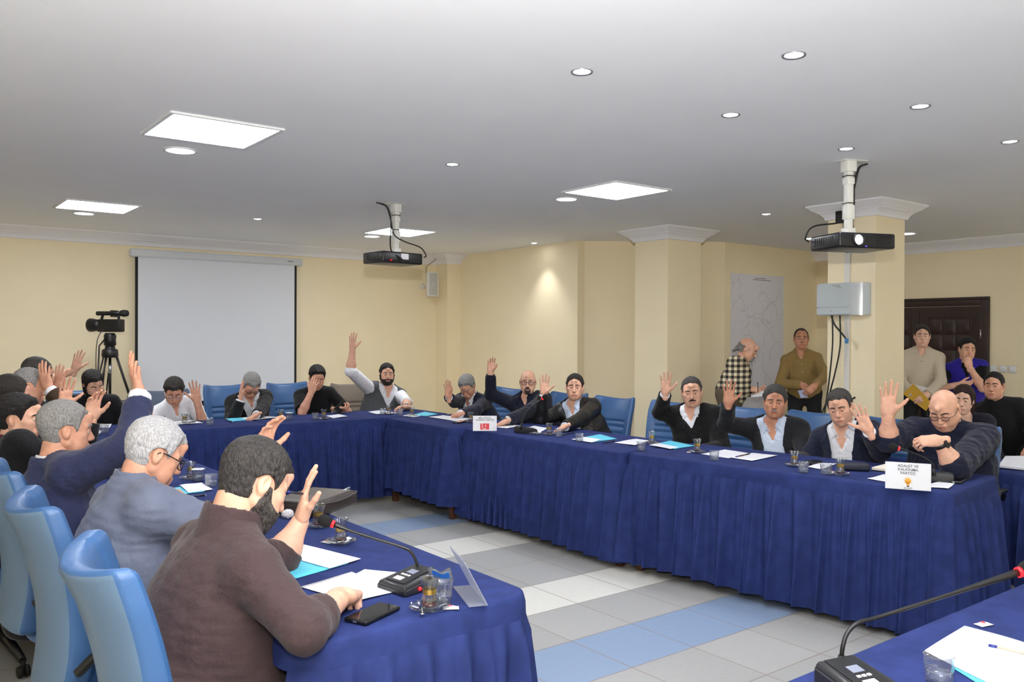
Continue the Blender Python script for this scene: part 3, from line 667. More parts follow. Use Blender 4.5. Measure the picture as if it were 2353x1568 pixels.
    for k in range(5):
        a = 2 * PI * k / 5 + .3; M = Matrix.Rotation(a, 4, 'Z')
        bm = bm_new(); tube(bm, [M @ Vector((.02, 0, .125)), M @ Vector((.15, 0, .11)), M @ Vector((.30, 0, .075))], [.028, .024, .016], 8); lg = obj('base_leg', bm, m_black, r)
        bm = bm_new()
        for s in (-1, 1): lathe(bm, [(0, -.009), (.024, -.009), (.027, 0), (.024, .009), (0, .009)], 14, M=M @ Matrix.Translation((.305, s * .014, .027)) @ Matrix.Rotation(PI / 2, 4, 'X'))
        tube(bm, [M @ Vector((.305, 0, .03)), M @ Vector((.30, 0, .075))], .010, 6); obj('caster', bm, m_dark, lg)
    return r
CH = {'blue': make_chair('office_chair', m_leath, m_leath_sheen), 'slate': make_chair('office_chair', m_slate, m_slate, 1.0), 'taupe': make_chair('office_chair', m_taupe, m_taupe, 1.0)}
_used = set()
def chair(x, y, rz, label, kind='blue', dz=0.0, sz=1.0):
    o = CH[kind] if kind not in _used else copy_tree(CH[kind]); _used.add(kind)
    o.location = (x, y, dz); o.scale = (1, 1, .945 if x > 5 else sz); o.rotation_euler = (0, 0, math.radians(rz)); tag(o, label, 'chair', 'blue leather office chairs' if kind == 'blue' else None)
chair(.72, 2.07, -4, 'blue leather office chair behind the brown polo shirt, nearest the camera')
chair(.705, 2.88, -2, 'blue leather office chair behind the grey-blue jacket')
chair(.70, 3.66, 0, 'blue leather office chair behind the navy suit with the high arm')
chair(.50, 4.55, -24, 'turned blue leather chair of the black jacket person, seat edge showing')
chair(.58, 5.35, 5, 'blue office chair of the dark-haired person half hidden in the left row')
chair(.62, 6.02, 5, 'blue office chair of the brown jacket person in the left row')
chair(.66, 6.70, 0, 'blue office chair at the far end of the left row')
chair(1.50, 8.10, -90, 'blue office chair of the bearded person in black beside the tripod')
chair(2.25, 8.12, -95, 'slate grey fabric chair behind the white shirt and silver glasses', 'slate')
chair(2.88, 8.14, -88, 'blue office chair behind the black suit, face on hand')
chair(3.52, 8.14, -88, 'blue office chair behind the black t-shirt person')
chair(4.24, 8.18, -92, 'taupe fabric chair behind the grey vest person', 'taupe')
chair(5.2, 7.1, 188, 'blue office chair of the bowed grey-haired navy suit, back right corner')
chair(5.2, 6.15, 190, 'blue office chair behind the bald bearded person')
chair(5.16, 5.5, 186, 'blue office chair behind the black leather jacket')
chair(5.2, 4.8, 190, 'empty blue office chair beside the black cardigan person')
chair(5.26, 4.15, 186, 'blue office chair behind the black cardigan person')
chair(5.32, 3.5, 192, 'blue office chair behind the dark suit and pale blue shirt')
chair(5.34, 2.98, 190, 'blue office chair behind the navy suit and open white shirt')
chair(5.22, 2.46, 186, 'blue office chair behind the navy jumper, back edge showing at the right')
# ------------------------------------------------------------------ figures: distance fields meshed by surface nets
class Field:
    def __init__(s, lo, hi, h):
        s.h = h; s.lo = np.array(lo, np.float32) - 2.5 * h; n = np.ceil((np.array(hi) - np.array(lo)) / h + 6).astype(int)
        s.n = n; s.d = np.full(n, 1.0, np.float32)
        s.ax = [s.lo[i] + h * np.arange(n[i], dtype=np.float32) for i in range(3)]
    def sl(s, lo, hi):
        r = []
        for i in range(3):
            a = int(max(0, math.floor((lo[i] - s.lo[i]) / s.h))); b = int(min(s.n[i], math.ceil((hi[i] - s.lo[i]) / s.h) + 1))
            if b <= a: return None
            r.append(slice(a, b))
        return tuple(r)
    def pts(s, sl):
        return s.ax[0][sl[0]][:, None, None], s.ax[1][sl[1]][None, :, None], s.ax[2][sl[2]][None, None, :]
    def put(s, fn, lo, hi, k=0.02, op='u'):
        m = 3 * s.h + k + 0.012; sl = s.sl(np.array(lo) - m, np.array(hi) + m)
        if sl is None: return
        v = fn(*s.pts(sl)).astype(np.float32); c = s.d[sl]
        if op == 'u':
            t = np.clip(.5 + .5 * (c - v) / k, 0, 1); s.d[sl] = c * (1 - t) + v * t - k * t * (1 - t)
        elif op == 's':                                     # smooth subtract
            v = -v; t = np.clip(.5 - .5 * (c - v) / k, 0, 1); s.d[sl] = c * (1 - t) + v * t + k * t * (1 - t)
        elif op == 'i': s.d[sl] = np.maximum(c, v)
    def cone(s, a, b, ra, rb, k=0.02, op='u', flat=None, fs=1.0, cut=None, cut0=None):
        """Rounded cone from a to b; `flat` squashes it along that direction by fs; `cut` trims it flat beyond b (or before a)."""
        a = np.array(a, float); b = np.array(b, float); ba = b - a; L2 = max(1e-9, ba @ ba); r = max(ra, rb)
        u = ba / math.sqrt(L2)
        if flat is not None: fl = np.array(flat, float); fl = fl - u * (fl @ u); fl = fl / (np.linalg.norm(fl) + 1e-9)
        def fn(x, y, z):
            px, py, pz = x - a[0], y - a[1], z - a[2]
            al = px * u[0] + py * u[1] + pz * u[2]
            t = np.clip(al / math.sqrt(L2), 0, 1)
            dx, dy, dz = px - ba[0] * t, py - ba[1] * t, pz - ba[2] * t
            q = dx * dx + dy * dy + dz * dz
            if flat is not None:
                c = dx * fl[0] + dy * fl[1] + dz * fl[2]; q = q + c * c * (1 / fs ** 2 - 1)
            v = np.sqrt(q) - (ra + (rb - ra) * t)
            if flat is not None: v = v * (0.5 + 0.5 * fs)
            if cut: v = np.maximum(v, al - math.sqrt(L2))
            if cut0: v = np.maximum(v, -al)
            return v
        s.put(fn, np.minimum(a - ra, b - rb) , np.maximum(a + ra, b + rb), k, op)
    def ell(s, c, r, k=0.02, op='u', R=None):
        """Ellipsoid; R rows are its axes."""
        c = np.array(c, float); r = np.array(r, float); R = np.eye(3) if R is None else np.array(R, float)
        def fn(x, y, z):
            px, py, pz = x - c[0], y - c[1], z - c[2]; k0 = 0; k1 = 0
            for i in range(3):
                q = (px * R[i][0] + py * R[i][1] + pz * R[i][2]) / r[i]; k0 = k0 + q * q; k1 = k1 + (q / r[i]) ** 2
            k0 = np.sqrt(k0); return k0 * (k0 - 1) / (np.sqrt(k1) + 1e-9)
        e = np.sqrt((np.abs(R.T) ** 2) @ (r ** 2)); s.put(fn, c - e, c + e, k, op)
    def mesh(s):
        d = s.d; nx, ny, nz = d.shape; ins = d < 0
        a = ins[:-1, :-1, :-1]; cnt = np.zeros(a.shape, np.int8)
        for i in (0, 1):
            for j in (0, 1):
                for k in (0, 1): cnt += ins[i:nx - 1 + i, j:ny - 1 + j, k:nz - 1 + k]
        act = np.argwhere((cnt > 0) & (cnt < 8))
        if len(act) == 0: return np.zeros((0, 3)), np.zeros((0, 4), int)
        I, J, K = act.T; acc = np.zeros((len(act), 3)); num = np.zeros(len(act))
        cor = [(0, 0, 0), (1, 0, 0), (0, 1, 0), (1, 1, 0), (0, 0, 1), (1, 0, 1), (0, 1, 1), (1, 1, 1)]
        dv = [d[I + c[0], J + c[1], K + c[2]] for c in cor]
        for p, q in ((0, 1), (2, 3), (4, 5), (6, 7), (0, 2), (1, 3), (4, 6), (5, 7), (0, 4), (1, 5), (2, 6), (3, 7)):
            m = (dv[p] < 0) != (dv[q] < 0); t = np.where(m, dv[p] / np.where(m, dv[p] - dv[q], 1), 0)
            for ax in range(3): acc[:, ax] += np.where(m, cor[p][ax] + t * (cor[q][ax] - cor[p][ax]), 0)
            num += m
        V = (act + acc / num[:, None]) * s.h + s.lo
        idx = np.full((nx, ny, nz), -1, np.int32); idx[I, J, K] = np.arange(len(act))
        F = []
        for ax in range(3):
            o1, o2 = [(1, 2), (2, 0), (0, 1)][ax]
            sa = [slice(None)] * 3; sb = [slice(None)] * 3; sa[ax] = slice(0, -1); sb[ax] = slice(1, None)
            A, B = ins[tuple(sa)], ins[tuple(sb)]; e = np.argwhere(A != B)
            e = e[(e[:, o1] > 0) & (e[:, o2] > 0)]
            if len(e) == 0: continue
            def at(x, y): q = e.copy(); q[:, o1] -= x; q[:, o2] -= y; return idx[q[:, 0], q[:, 1], q[:, 2]]
            f = np.stack([at(0, 0), at(1, 0), at(1, 1), at(0, 1)], 1); fl = ~A[e[:, 0], e[:, 1], e[:, 2]]
            f[fl] = f[fl][:, ::-1]; F.append(f[(f >= 0).all(1)])
        F = np.concatenate(F)
        return V, F[:, ::-1]
def wrinkle(f, amp, scale, seed, aniso=None):
    rs = np.random.RandomState(seed); x, y, z = f.pts((slice(None),) * 3); n = 0
    for o in range(3):
        k = rs.normal(size=3) * scale * (1.7 ** o); k2 = rs.normal(size=3) * scale * .6
        n = n + np.sin(k[0] * x + k[1] * y + k[2] * z + rs.rand() * 6 + 1.6 * np.sin(k2[0] * x + k2[1] * y + k2[2] * z + rs.rand() * 6)) / (1.6 ** o)
    f.d += (amp * n).astype(np.float32)
def frame(fwd, up=(0, 0, 1)):
    f = np.array(fwd, float); f /= np.linalg.norm(f); u = np.array(up, float); u -= f * (u @ f); u /= np.linalg.norm(u); r = np.cross(f, u); return r, f, u
def joinm(L):
    V = []; F = []; S = []; n = 0
    for v, f, s in L: V.append(v); F.append(f + n); S.append(np.full(len(f), s) if np.isscalar(s) else s); n += len(v)
    return np.concatenate(V), np.concatenate(F), np.concatenate(S)

# ---- head: canonical frame x = the person's right, y = forward, z = up, origin mid-head
def head_prims(f, P):
    w = P.get('w', 1.0); jw = P.get('jaw', 1.0); ch = P.get('cheek', 1.0)
    f.ell((0, -.016, .036), (.0735 * w, .093, .083), .02)
    f.ell((0, .022, -.01), (.066 * w, .068, .085), .03)
    f.ell((0, .042, -.083), (.043 * jw, .042, .034), .03)
    for s in (-1, 1):
        f.cone((s * .056 * w * jw, .002, -.052), (s * .022 * jw, .058, -.098), .017, .016, .03)
        f.ell((s * .042 * w, .058, -.018), (.022 * ch, .024, .02), .025)
        f.ell((s * .038 * w, .052, -.056), (.022 * ch, .028 * ch, .03), .025)
        f.cone((s * .014, .082, .021), (s * .045 * w, .068, .020), .010, .009, .014)
    f.cone((0, .082, .02), (0, .088, .06), .012, .02, .03)
    for s in (-1, 1): f.ell((s * .031, .094, .0), (.0165, .012, .0095), .012, 's')
    f.cone((0, .086, .012), (0, .111, -.032), .0085, .0115, .012)
    for s in (-1, 1): f.ell((s * .0115, .1, -.036), (.009, .012, .0085), .008)
    f.ell((0, .088, -.07), (.028, .017, .02), .015)
    f.cone((-.018, .093, -.0655), (.018, .093, -.0655), .0045, .0045, .007, flat=(0, 0, 1), fs=.75); f.ell((0, .1015, -.0645), (.011, .005, .0045), .006)
    f.cone((-.014, .093, -.0765), (.014, .093, -.0765), .0055, .0055, .007)
    f.cone((-.02, .103, -.0712), (.02, .103, -.0712), .0022, .0022, .003, 's')
    f.ell((0, .079, -.101), (.019 * jw, .018, .016), .02)
    if P.get('double', 0) > 0: f.ell((0, .03, -.112), (.045 * P['double'] * jw, .045, .03), .03)
    f.cone((0, -.018, -.03), (0, -.022, -.085), .052 * P.get('neck', 1), .044 * P.get('neck', 1), .03)
    for s in (-1, 1):
        n = np.array([s * .9, .2, 0]); r, fw, u = frame((-.28 * s * 0 + 0.0, 1, .0), (0, -.2, 1)); ex = .0755 * w
        R = [np.array([1, s * -.45, 0]) / math.hypot(1, .45), np.array([s * .45, 1, 0]) / math.hypot(1, .45), np.array([0, 0, 1.])]
        f.ell((s * (ex + .004), -.012, .0), (.0075, .018, .03), .008, R=R)
        f.ell((s * (ex - .001), -.006, -.022), (.008, .01, .014), .008, R=R)
        f.ell((s * (ex + .011), -.008, .004), (.005, .0085, .017), .005, 's', R=R)
def hair_line(x, y, style):
    """Height above which hair grows, as a function of where one looks round the head."""
    fr = style.get('front', .072) + .016; side = style.get('side', .0); back = style.get('back', -.075); temple = style.get('temple', 0.0)
    yk = np.array([-.12, -.055, -.028, -.026, .012, .022, .036, .05 + temple * -.4, .066, .1])
    zk = np.array([back, back + .006, -.05, .012, .014, side - .02, side - .0, .052 + temple * .5, fr - .012, fr])
    return np.interp(y, yk, zk)
def grow(P, h, thick, region, seed=0, amp=0.0, scale=160, lo=(-.11, -.13, -.17), hi=(.11, .14, .15)):
    f = Field(lo, hi, h); head_prims(f, P); f.d -= thick
    x, y, z = f.pts((slice(None),) * 3)
    if amp: wrinkle(f, amp, scale, seed)
    f.d = np.maximum(f.d, -region(x, y, z)).astype(np.float32)
    return f.mesh()
SKINS = {'a': (224, 174, 148), 'b': (212, 158, 132), 'c': (196, 140, 112), 'd': (230, 186, 164)}
def skin(k):
    m = mat('skin_' + k, SKINS[k], .5, noise=.10, nscale=28, bump=.10, bscale=260, spec=.4)
    b = m.node_tree.nodes['Principled BSDF']; b.inputs['Subsurface Weight'].default_value = .12; b.inputs['Subsurface Radius'].default_value = (.012, .005, .003)
    return m
HAIRS = {'black': ((14, 12, 12), (34, 30, 29)), 'dark': ((26, 22, 20), (54, 47, 43)), 'salt': ((38, 36, 35), (84, 81, 79)), 'grey': ((120, 118, 116), (162, 160, 158)), 'white': ((158, 158, 160), (206, 206, 208)),
         'brown': ((30, 18, 17), (58, 36, 33)), 'saltdark': ((26, 24, 24), (66, 62, 60)), 'beardsalt': ((40, 36, 35), (88, 82, 79))}
def hairm(k): return mat('hair_' + k, HAIRS[k][0], .55, rgb2=HAIRS[k][1], nscale=150, stretch=(1.5, 1.5, .45), bump=.5, bscale=210, spec=.35, detail=8)
m_eye = mat('eye_white', (196, 186, 178), .35); m_iris = mat('eye_iris', (38, 24, 18), .15); m_lip = {k: mat('lips_' + k, tuple(int(c * q) for c, q in zip(SKINS[k], (.90, .74, .74))), .45) for k in SKINS}

def make_head(root, H, R, P, skk, h, parts):
    """Adds head geometry (as pieces of the body mesh) to parts; hair, brows, beard and glasses become children of root. R rows = right, forward, up."""
    R = np.array(R) * P.get('s', .915); tr = lambda V: V @ R + np.array(H)
    f = Field((-.11, -.13, -.16), (.11, .14, .15), h); head_prims(f, P)
    V, F = f.mesh(); c = V[F].mean(1)
    lips = (np.abs(c[:, 0]) < .019) & (c[:, 1] > .088) & (c[:, 2] > -.0795) & (c[:, 2] < -.0635) & (c[:, 1] > .0905 + 3 * np.abs(c[:, 0]) ** 1.5 * 0)
    parts.append((tr(V), F, np.where(lips, 1, 0)))
    look = P.get('look', (0, 0))
    for s in (-1, 1):
        ev, ef = uv_ball(20, 14); d = np.array([look[0], 1, look[1]], float); d /= np.linalg.norm(d)
        cs = ev @ d; fc = ev[ef].mean(1) @ d; fc = fc / np.linalg.norm(ev[ef].mean(1), axis=1)
        V2 = ev * np.array([.0125, .0125, .0125]) + np.array([s * .031, .0785, -.0005])
        parts.append((tr(V2), ef, np.where(fc > .87, 3, 2)))
        if not P.get('closed'): lz = (.0055, .0085)
        else: lz = (-.0065, .0085)
        g = Field((-.07, .05, -.03), (.07, .12, .03), min(h, .003))
        g.ell((s * .031, .0785, -.0005), (.0138, .0138, .0138)); x, y, z = g.pts((slice(None),) * 3)
        top = (z - (.0014 if not P.get('closed') else -.006) - (y - .0785) * .0) ; bot = (-.0046 - z)
        g.d = np.maximum(g.d, -np.maximum(top, bot)).astype(np.float32); v3, f3 = g.mesh()
        if len(f3): parts.append((tr(v3), f3, 0))
    kids = []
    hs = P.get('hair')
    if hs:
        th = hs.get('thick', .012); top = hs.get('top', th); bald = hs.get('bald', 0)
        def reg(x, y, z):
            v = z - hair_line(np.abs(x) * 0 + x, y, hs) + 0 * x + .004 * np.sin(x * 120 + y * 60)
            if bald: v = np.minimum(v, -(z - hs.get('ringtop', .055) + .25 * (y + .05) * (y > -.05)))
            return v + 0 * y
        f2 = Field((-.12, -.16, -.20), (.12, .14, .16), h); head_prims(f2, dict(P)); x, y, z = f2.pts((slice(None),) * 3)
        prof = th + (top - th) * np.clip((z - .02) / .07, 0, 1) + hs.get('quiff', 0) * np.clip((y - .02) / .05, 0, 1) * np.clip((z - .05) / .04, 0, 1)
        r_ = z - hair_line(x * 1, y, hs) + 0 * x; tap = np.clip(r_ / .035, 0, 1); tap = np.where(y > -.0, .12 + .88 * tap, .3 + .7 * tap)
        prof = prof * tap * .82
        f2.d = (f2.d - prof).astype(np.float32); wrinkle(f2, .0008, 110, hs.get('seed', 1)); wrinkle(f2, .0006, 260, hs.get('seed', 1) + 5)
        ear = np.minimum(np.abs(np.abs(x) - .083) - .03, 0) * 0 + np.sqrt((y + .006) ** 2 + (z + .006) ** 2) - .034        # keep the ear free
        ear = np.where(np.abs(x) > .06, ear, 1.0)
        f2.d = np.maximum(f2.d, -np.minimum(reg(x, y, z), ear)).astype(np.float32)
        if hs.get('long'):
            for s in (-1, 1):
                f2.cone((s * .068, -.02, .03), (s * .07, -.035, -.13), .028, .022, .03, flat=(1, 0, 0), fs=.6)
            f2.cone((0, -.09, .02), (0, -.085, -.13), .055, .05, .04, flat=(0, 1, 0), fs=.6)
        if hs.get('tuft'):
            f2.cone((0, -.095, -.02), (0, -.125, -.075), .05, .03, .03, flat=(0, 1, 0), fs=.6); wrinkle(f2, .003, 150, 4)
        V, F = f2.mesh(); kids.append(npmesh('hair', tr(V), F, hairm(hs['col']), root))
    bc = P.get('brow', hs['col'] if hs else 'dark')
    if bc:
        def re_(x, y, z):
            ax = np.abs(x); mid = .0246 + .0008 * np.clip((ax - .012) / .02, 0, 1) - .005 * np.clip((ax - .034) / .018, 0, 1); hw = .0044 - .0018 * np.clip((ax - .03) / .02, 0, 1)
            return np.minimum(np.minimum(hw - np.abs(z - mid), np.minimum(ax - .0105, .052 - ax)), y - .03)
        V, F = grow(P, min(h, .003), .0026, re_, 2, .0006, 320, lo=(-.07, .04, -.005), hi=(.07, .12, .05))
        if len(F): kids.append(npmesh('eyebrows', tr(V), F, hairm(bc), root))
    bd = P.get('beard')
    if bd:
        def rb(x, y, z):
            line = np.interp(y, [-.03, -.004, .006, .022, .036, .055, .075, .1, .13], [-.075, -.04, .0, .0, -.036, -.048, -.055, -.05, -.05])
            v = line - z; v = np.minimum(v, y + .008 - .035 * (z < -.095)); lip = np.maximum(np.abs(x) / .024, np.abs(z + .0715) / .0085) - 1
            v = np.where(y > .08, np.minimum(v, lip * .009), v)
            chk = np.where((z > -.062) & (np.abs(x) < .035) & (y > .07), -.049 - z - (np.abs(x) < .0) , 1.0)
            v = np.minimum(v, chk)
            return np.minimum(v, z + .128)
        V, F = grow(P, h, bd.get('thick', .006), rb, 3, .0012, 200); kids.append(npmesh('beard', tr(V), F, hairm(bd['col']), root))
    go = P.get('goatee')
    if go:
        def rg(x, y, z):
            ring = np.sqrt((x / .032) ** 2 + ((z + .083) / .038) ** 2) - 1; lip = np.maximum(np.abs(x) / .021, np.abs(z + .072) / .0075) - 1
            return np.minimum(np.minimum(-ring, lip) * .02, y - .05)
        V, F = grow(P, h, .006, rg, 3, .001, 200); kids.append(npmesh('beard', tr(V), F, hairm(go), root))
    mu = P.get('moustache')
    if mu:
        f4 = Field((-.05, .06, -.09), (.05, .13, -.03), min(h, .003))
        for s in (-1, 1): f4.cone((s * .002, .1045, -.052), (s * .026, .092, -.0615), .0078, .0052, .006, flat=(0, 1, 0), fs=.8)
        wrinkle(f4, .0008, 300, 2); V, F = f4.mesh(); kids.append(npmesh('moustache', tr(V), F, hairm(mu), root))
    gl = P.get('glasses')
    if gl:
        bm = bm_new(); w = P.get('w', 1.0); rad = gl.get('r', .0016)
        for s in (-1, 1):
            lp = []
            for k in range(25): a = 2 * PI * k / 24; lp.append((s * .033 + .0245 * math.copysign(abs(math.cos(a)) ** .75, math.cos(a)), .1055 - .006 * abs(math.cos(a)), -.004 + gl.get('hh', .017) * math.copysign(abs(math.sin(a)) ** .75, math.sin(a))))
            tube(bm, lp, rad, 6, caps=False)
            tube(bm, smooth_path([(s * .057, .097, .002), (s * .072 * w + s * .004, .075, .006), (s * (.079 * w + .003), .0, .012), (s * (.078 * w + .002), -.022, -.006)], 5), rad, 6)
        tube(bm, smooth_path([(-.0095, .107, .0), (0, .1095, .004), (.0095, .107, .0)], 4), rad, 6)
        for v in bm.verts: v.co = Vector(tuple(np.array(v.co) @ R + np.array(H)))
        g = obj('eyeglasses', bm, mat('glasses_' + gl['col'], {'black': (16, 15, 18), 'silver': (190, 190, 195), 'brown': (60, 32, 24)}[gl['col']], .3, .0 if gl['col'] != 'silver' else .9), root); kids.append(g)
        bm = bm_new()
        for s in (-1, 1):
            lp = [bm.verts.new(tuple(np.array((s * .033 + .023 * math.copysign(abs(math.cos(2 * PI * k / 20)) ** .75, math.cos(2 * PI * k / 20)), .1045, -.004 + (gl.get('hh', .017) - .001) * math.copysign(abs(math.sin(2 * PI * k / 20)) ** .75, math.sin(2 * PI * k / 20)))) @ R + np.array(H))) for k in range(20)]
            bm.faces.new(lp)
        obj('lenses', bm, clear_mat('spectacle_lens', (250, 250, 252), .04), g)
    return kids
def uv_ball(nu, nv):
    V = [(0, 0, 1)]; F = []
    for j in range(1, nv):
        for i in range(nu): a, b = 2 * PI * i / nu, PI * j / nv; V.append((math.sin(b) * math.cos(a), math.sin(b) * math.sin(a), math.cos(b)))
    V.append((0, 0, -1)); L = len(V) - 1
    for i in range(nu): k = (i + 1) % nu; F.append((0, 1 + i, 1 + k, 1 + k)); F.append((L, L - nu + k, L - nu + i, L - nu + i))
    for j in range(nv - 2):
        for i in range(nu): k = (i + 1) % nu; a = 1 + j * nu; F.append((a + i, a + nu + i, a + nu + k, a + k))
    F = [f if len(set(f)) == 4 else f for f in F]
    return np.array(V, float), np.array([f for f in F if len(set(f)) == 4])

# ---- hand: x across (thumb at -x for a right hand), y = palm normal, z = fingers, origin at the wrist
POSES = {   # per finger: (knuckle, middle, tip) curl in degrees, spread; thumb: (out, across, bend)
    'open': dict(c=[(4, 6, 4), (2, 5, 4), (3, 6, 4), (6, 8, 5)], s=[-9, -2, 5, 13], t=(52, 12, 8)),
    'close': dict(c=[(10, 10, 6), (8, 10, 6), (8, 12, 6), (10, 14, 8)], s=[-3, 0, 2, 5], t=(32, 22, 12)),
    'soft': dict(c=[(18, 22, 14), (22, 26, 16), (24, 28, 18), (28, 30, 20)], s=[-5, -1, 3, 8], t=(40, 30, 16)),
    'rest': dict(c=[(30, 38, 22), (36, 44, 26), (40, 48, 28), (44, 50, 30)], s=[-3, 0, 2, 5], t=(30, 38, 20)),
    'fist': dict(c=[(80, 95, 55), (82, 98, 58), (84, 98, 58), (86, 96, 56)], s=[-1, 0, 1, 2], t=(18, 55, 40)),
    'pinch': dict(c=[(42, 40, 22), (50, 48, 26), (62, 60, 34), (70, 66, 36)], s=[-2, 0, 1, 2], t=(26, 48, 18)),
    'hold': dict(c=[(38, 52, 30), (42, 56, 32), (46, 58, 34), (50, 58, 34)], s=[-3, 0, 2, 4], t=(34, 42, 22)),
}
def make_hand(pose, left, h, scale=1.0, forearm=0.0, fr=.03):
    p = POSES[pose]; f = Field((-.10, -.05, -.06), (.09, .12, .22), h)
    f.cone((0, 0, -.045), (0, 0, .01), .026, .027, .02, flat=(0, 1, 0), fs=.75)
    f.cone((-.017, 0, .015), (-.026, .0, .082), .022, .0155, .02, flat=(0, 1, 0), fs=.72)
    f.cone((0, 0, .015), (-.003, .001, .086), .024, .0165, .02, flat=(0, 1, 0), fs=.72)
    f.cone((.017, 0, .015), (.024, .0, .078), .02, .0145, .02, flat=(0, 1, 0), fs=.74)
    f.ell((.024, .007, .035), (.013, .011, .03), .014)
    base = [(-.031, .0, .086), (-.0105, .0, .092), (.0105, .0, .088), (.030, .0, .078)]; ln = [(.043, .025, .021), (.047, .029, .022), (.043, .027, .022), (.033, .02, .019)]; rd = [.0088, .0092, .0087, .0076]
    for b, L, r, c, s in zip(base, ln, rd, p['c'], p['s']):
        a = 0; q = np.array(b); sp = math.radians(s)
        for i in range(3):
            a += math.radians(c[i]); d = np.array([math.sin(sp) * math.cos(a), math.sin(a), math.cos(sp) * math.cos(a)]); e = q + d * L[i]
            r0, r1 = r * (1 - .07 * i), r * (1 - .07 * (i + 1)); f.cone(q, e, r0, r1, .004 if i else .008); q = e
    o, ac, bd = (math.radians(v) for v in p['t'])
    q = np.array([-.022, .006, .022]); d = np.array([-math.sin(o) * math.cos(ac), math.sin(ac), math.cos(o) * math.cos(ac)]); d /= np.linalg.norm(d)
    e = q + d * .042; f.cone(q, e, .0165, .0125, .016)
    o -= bd * .8; d = np.array([-math.sin(o) * math.cos(ac), math.sin(ac), math.cos(o) * math.cos(ac)]); e2 = e + d * .032; f.cone(e, e2, .0115, .0102, .006)
    o -= bd * .8; d = np.array([-math.sin(o) * math.cos(ac), math.sin(ac), math.cos(o) * math.cos(ac)]); f.cone(e2, e2 + d * .025, .0105, .0082, .005)
    f.ell((-.022, .011, .035), (.015, .012, .026), .012)
    V, F = f.mesh(); V = V * scale
    if left: V[:, 0] *= -1; F = F[:, ::-1]
    return V, F

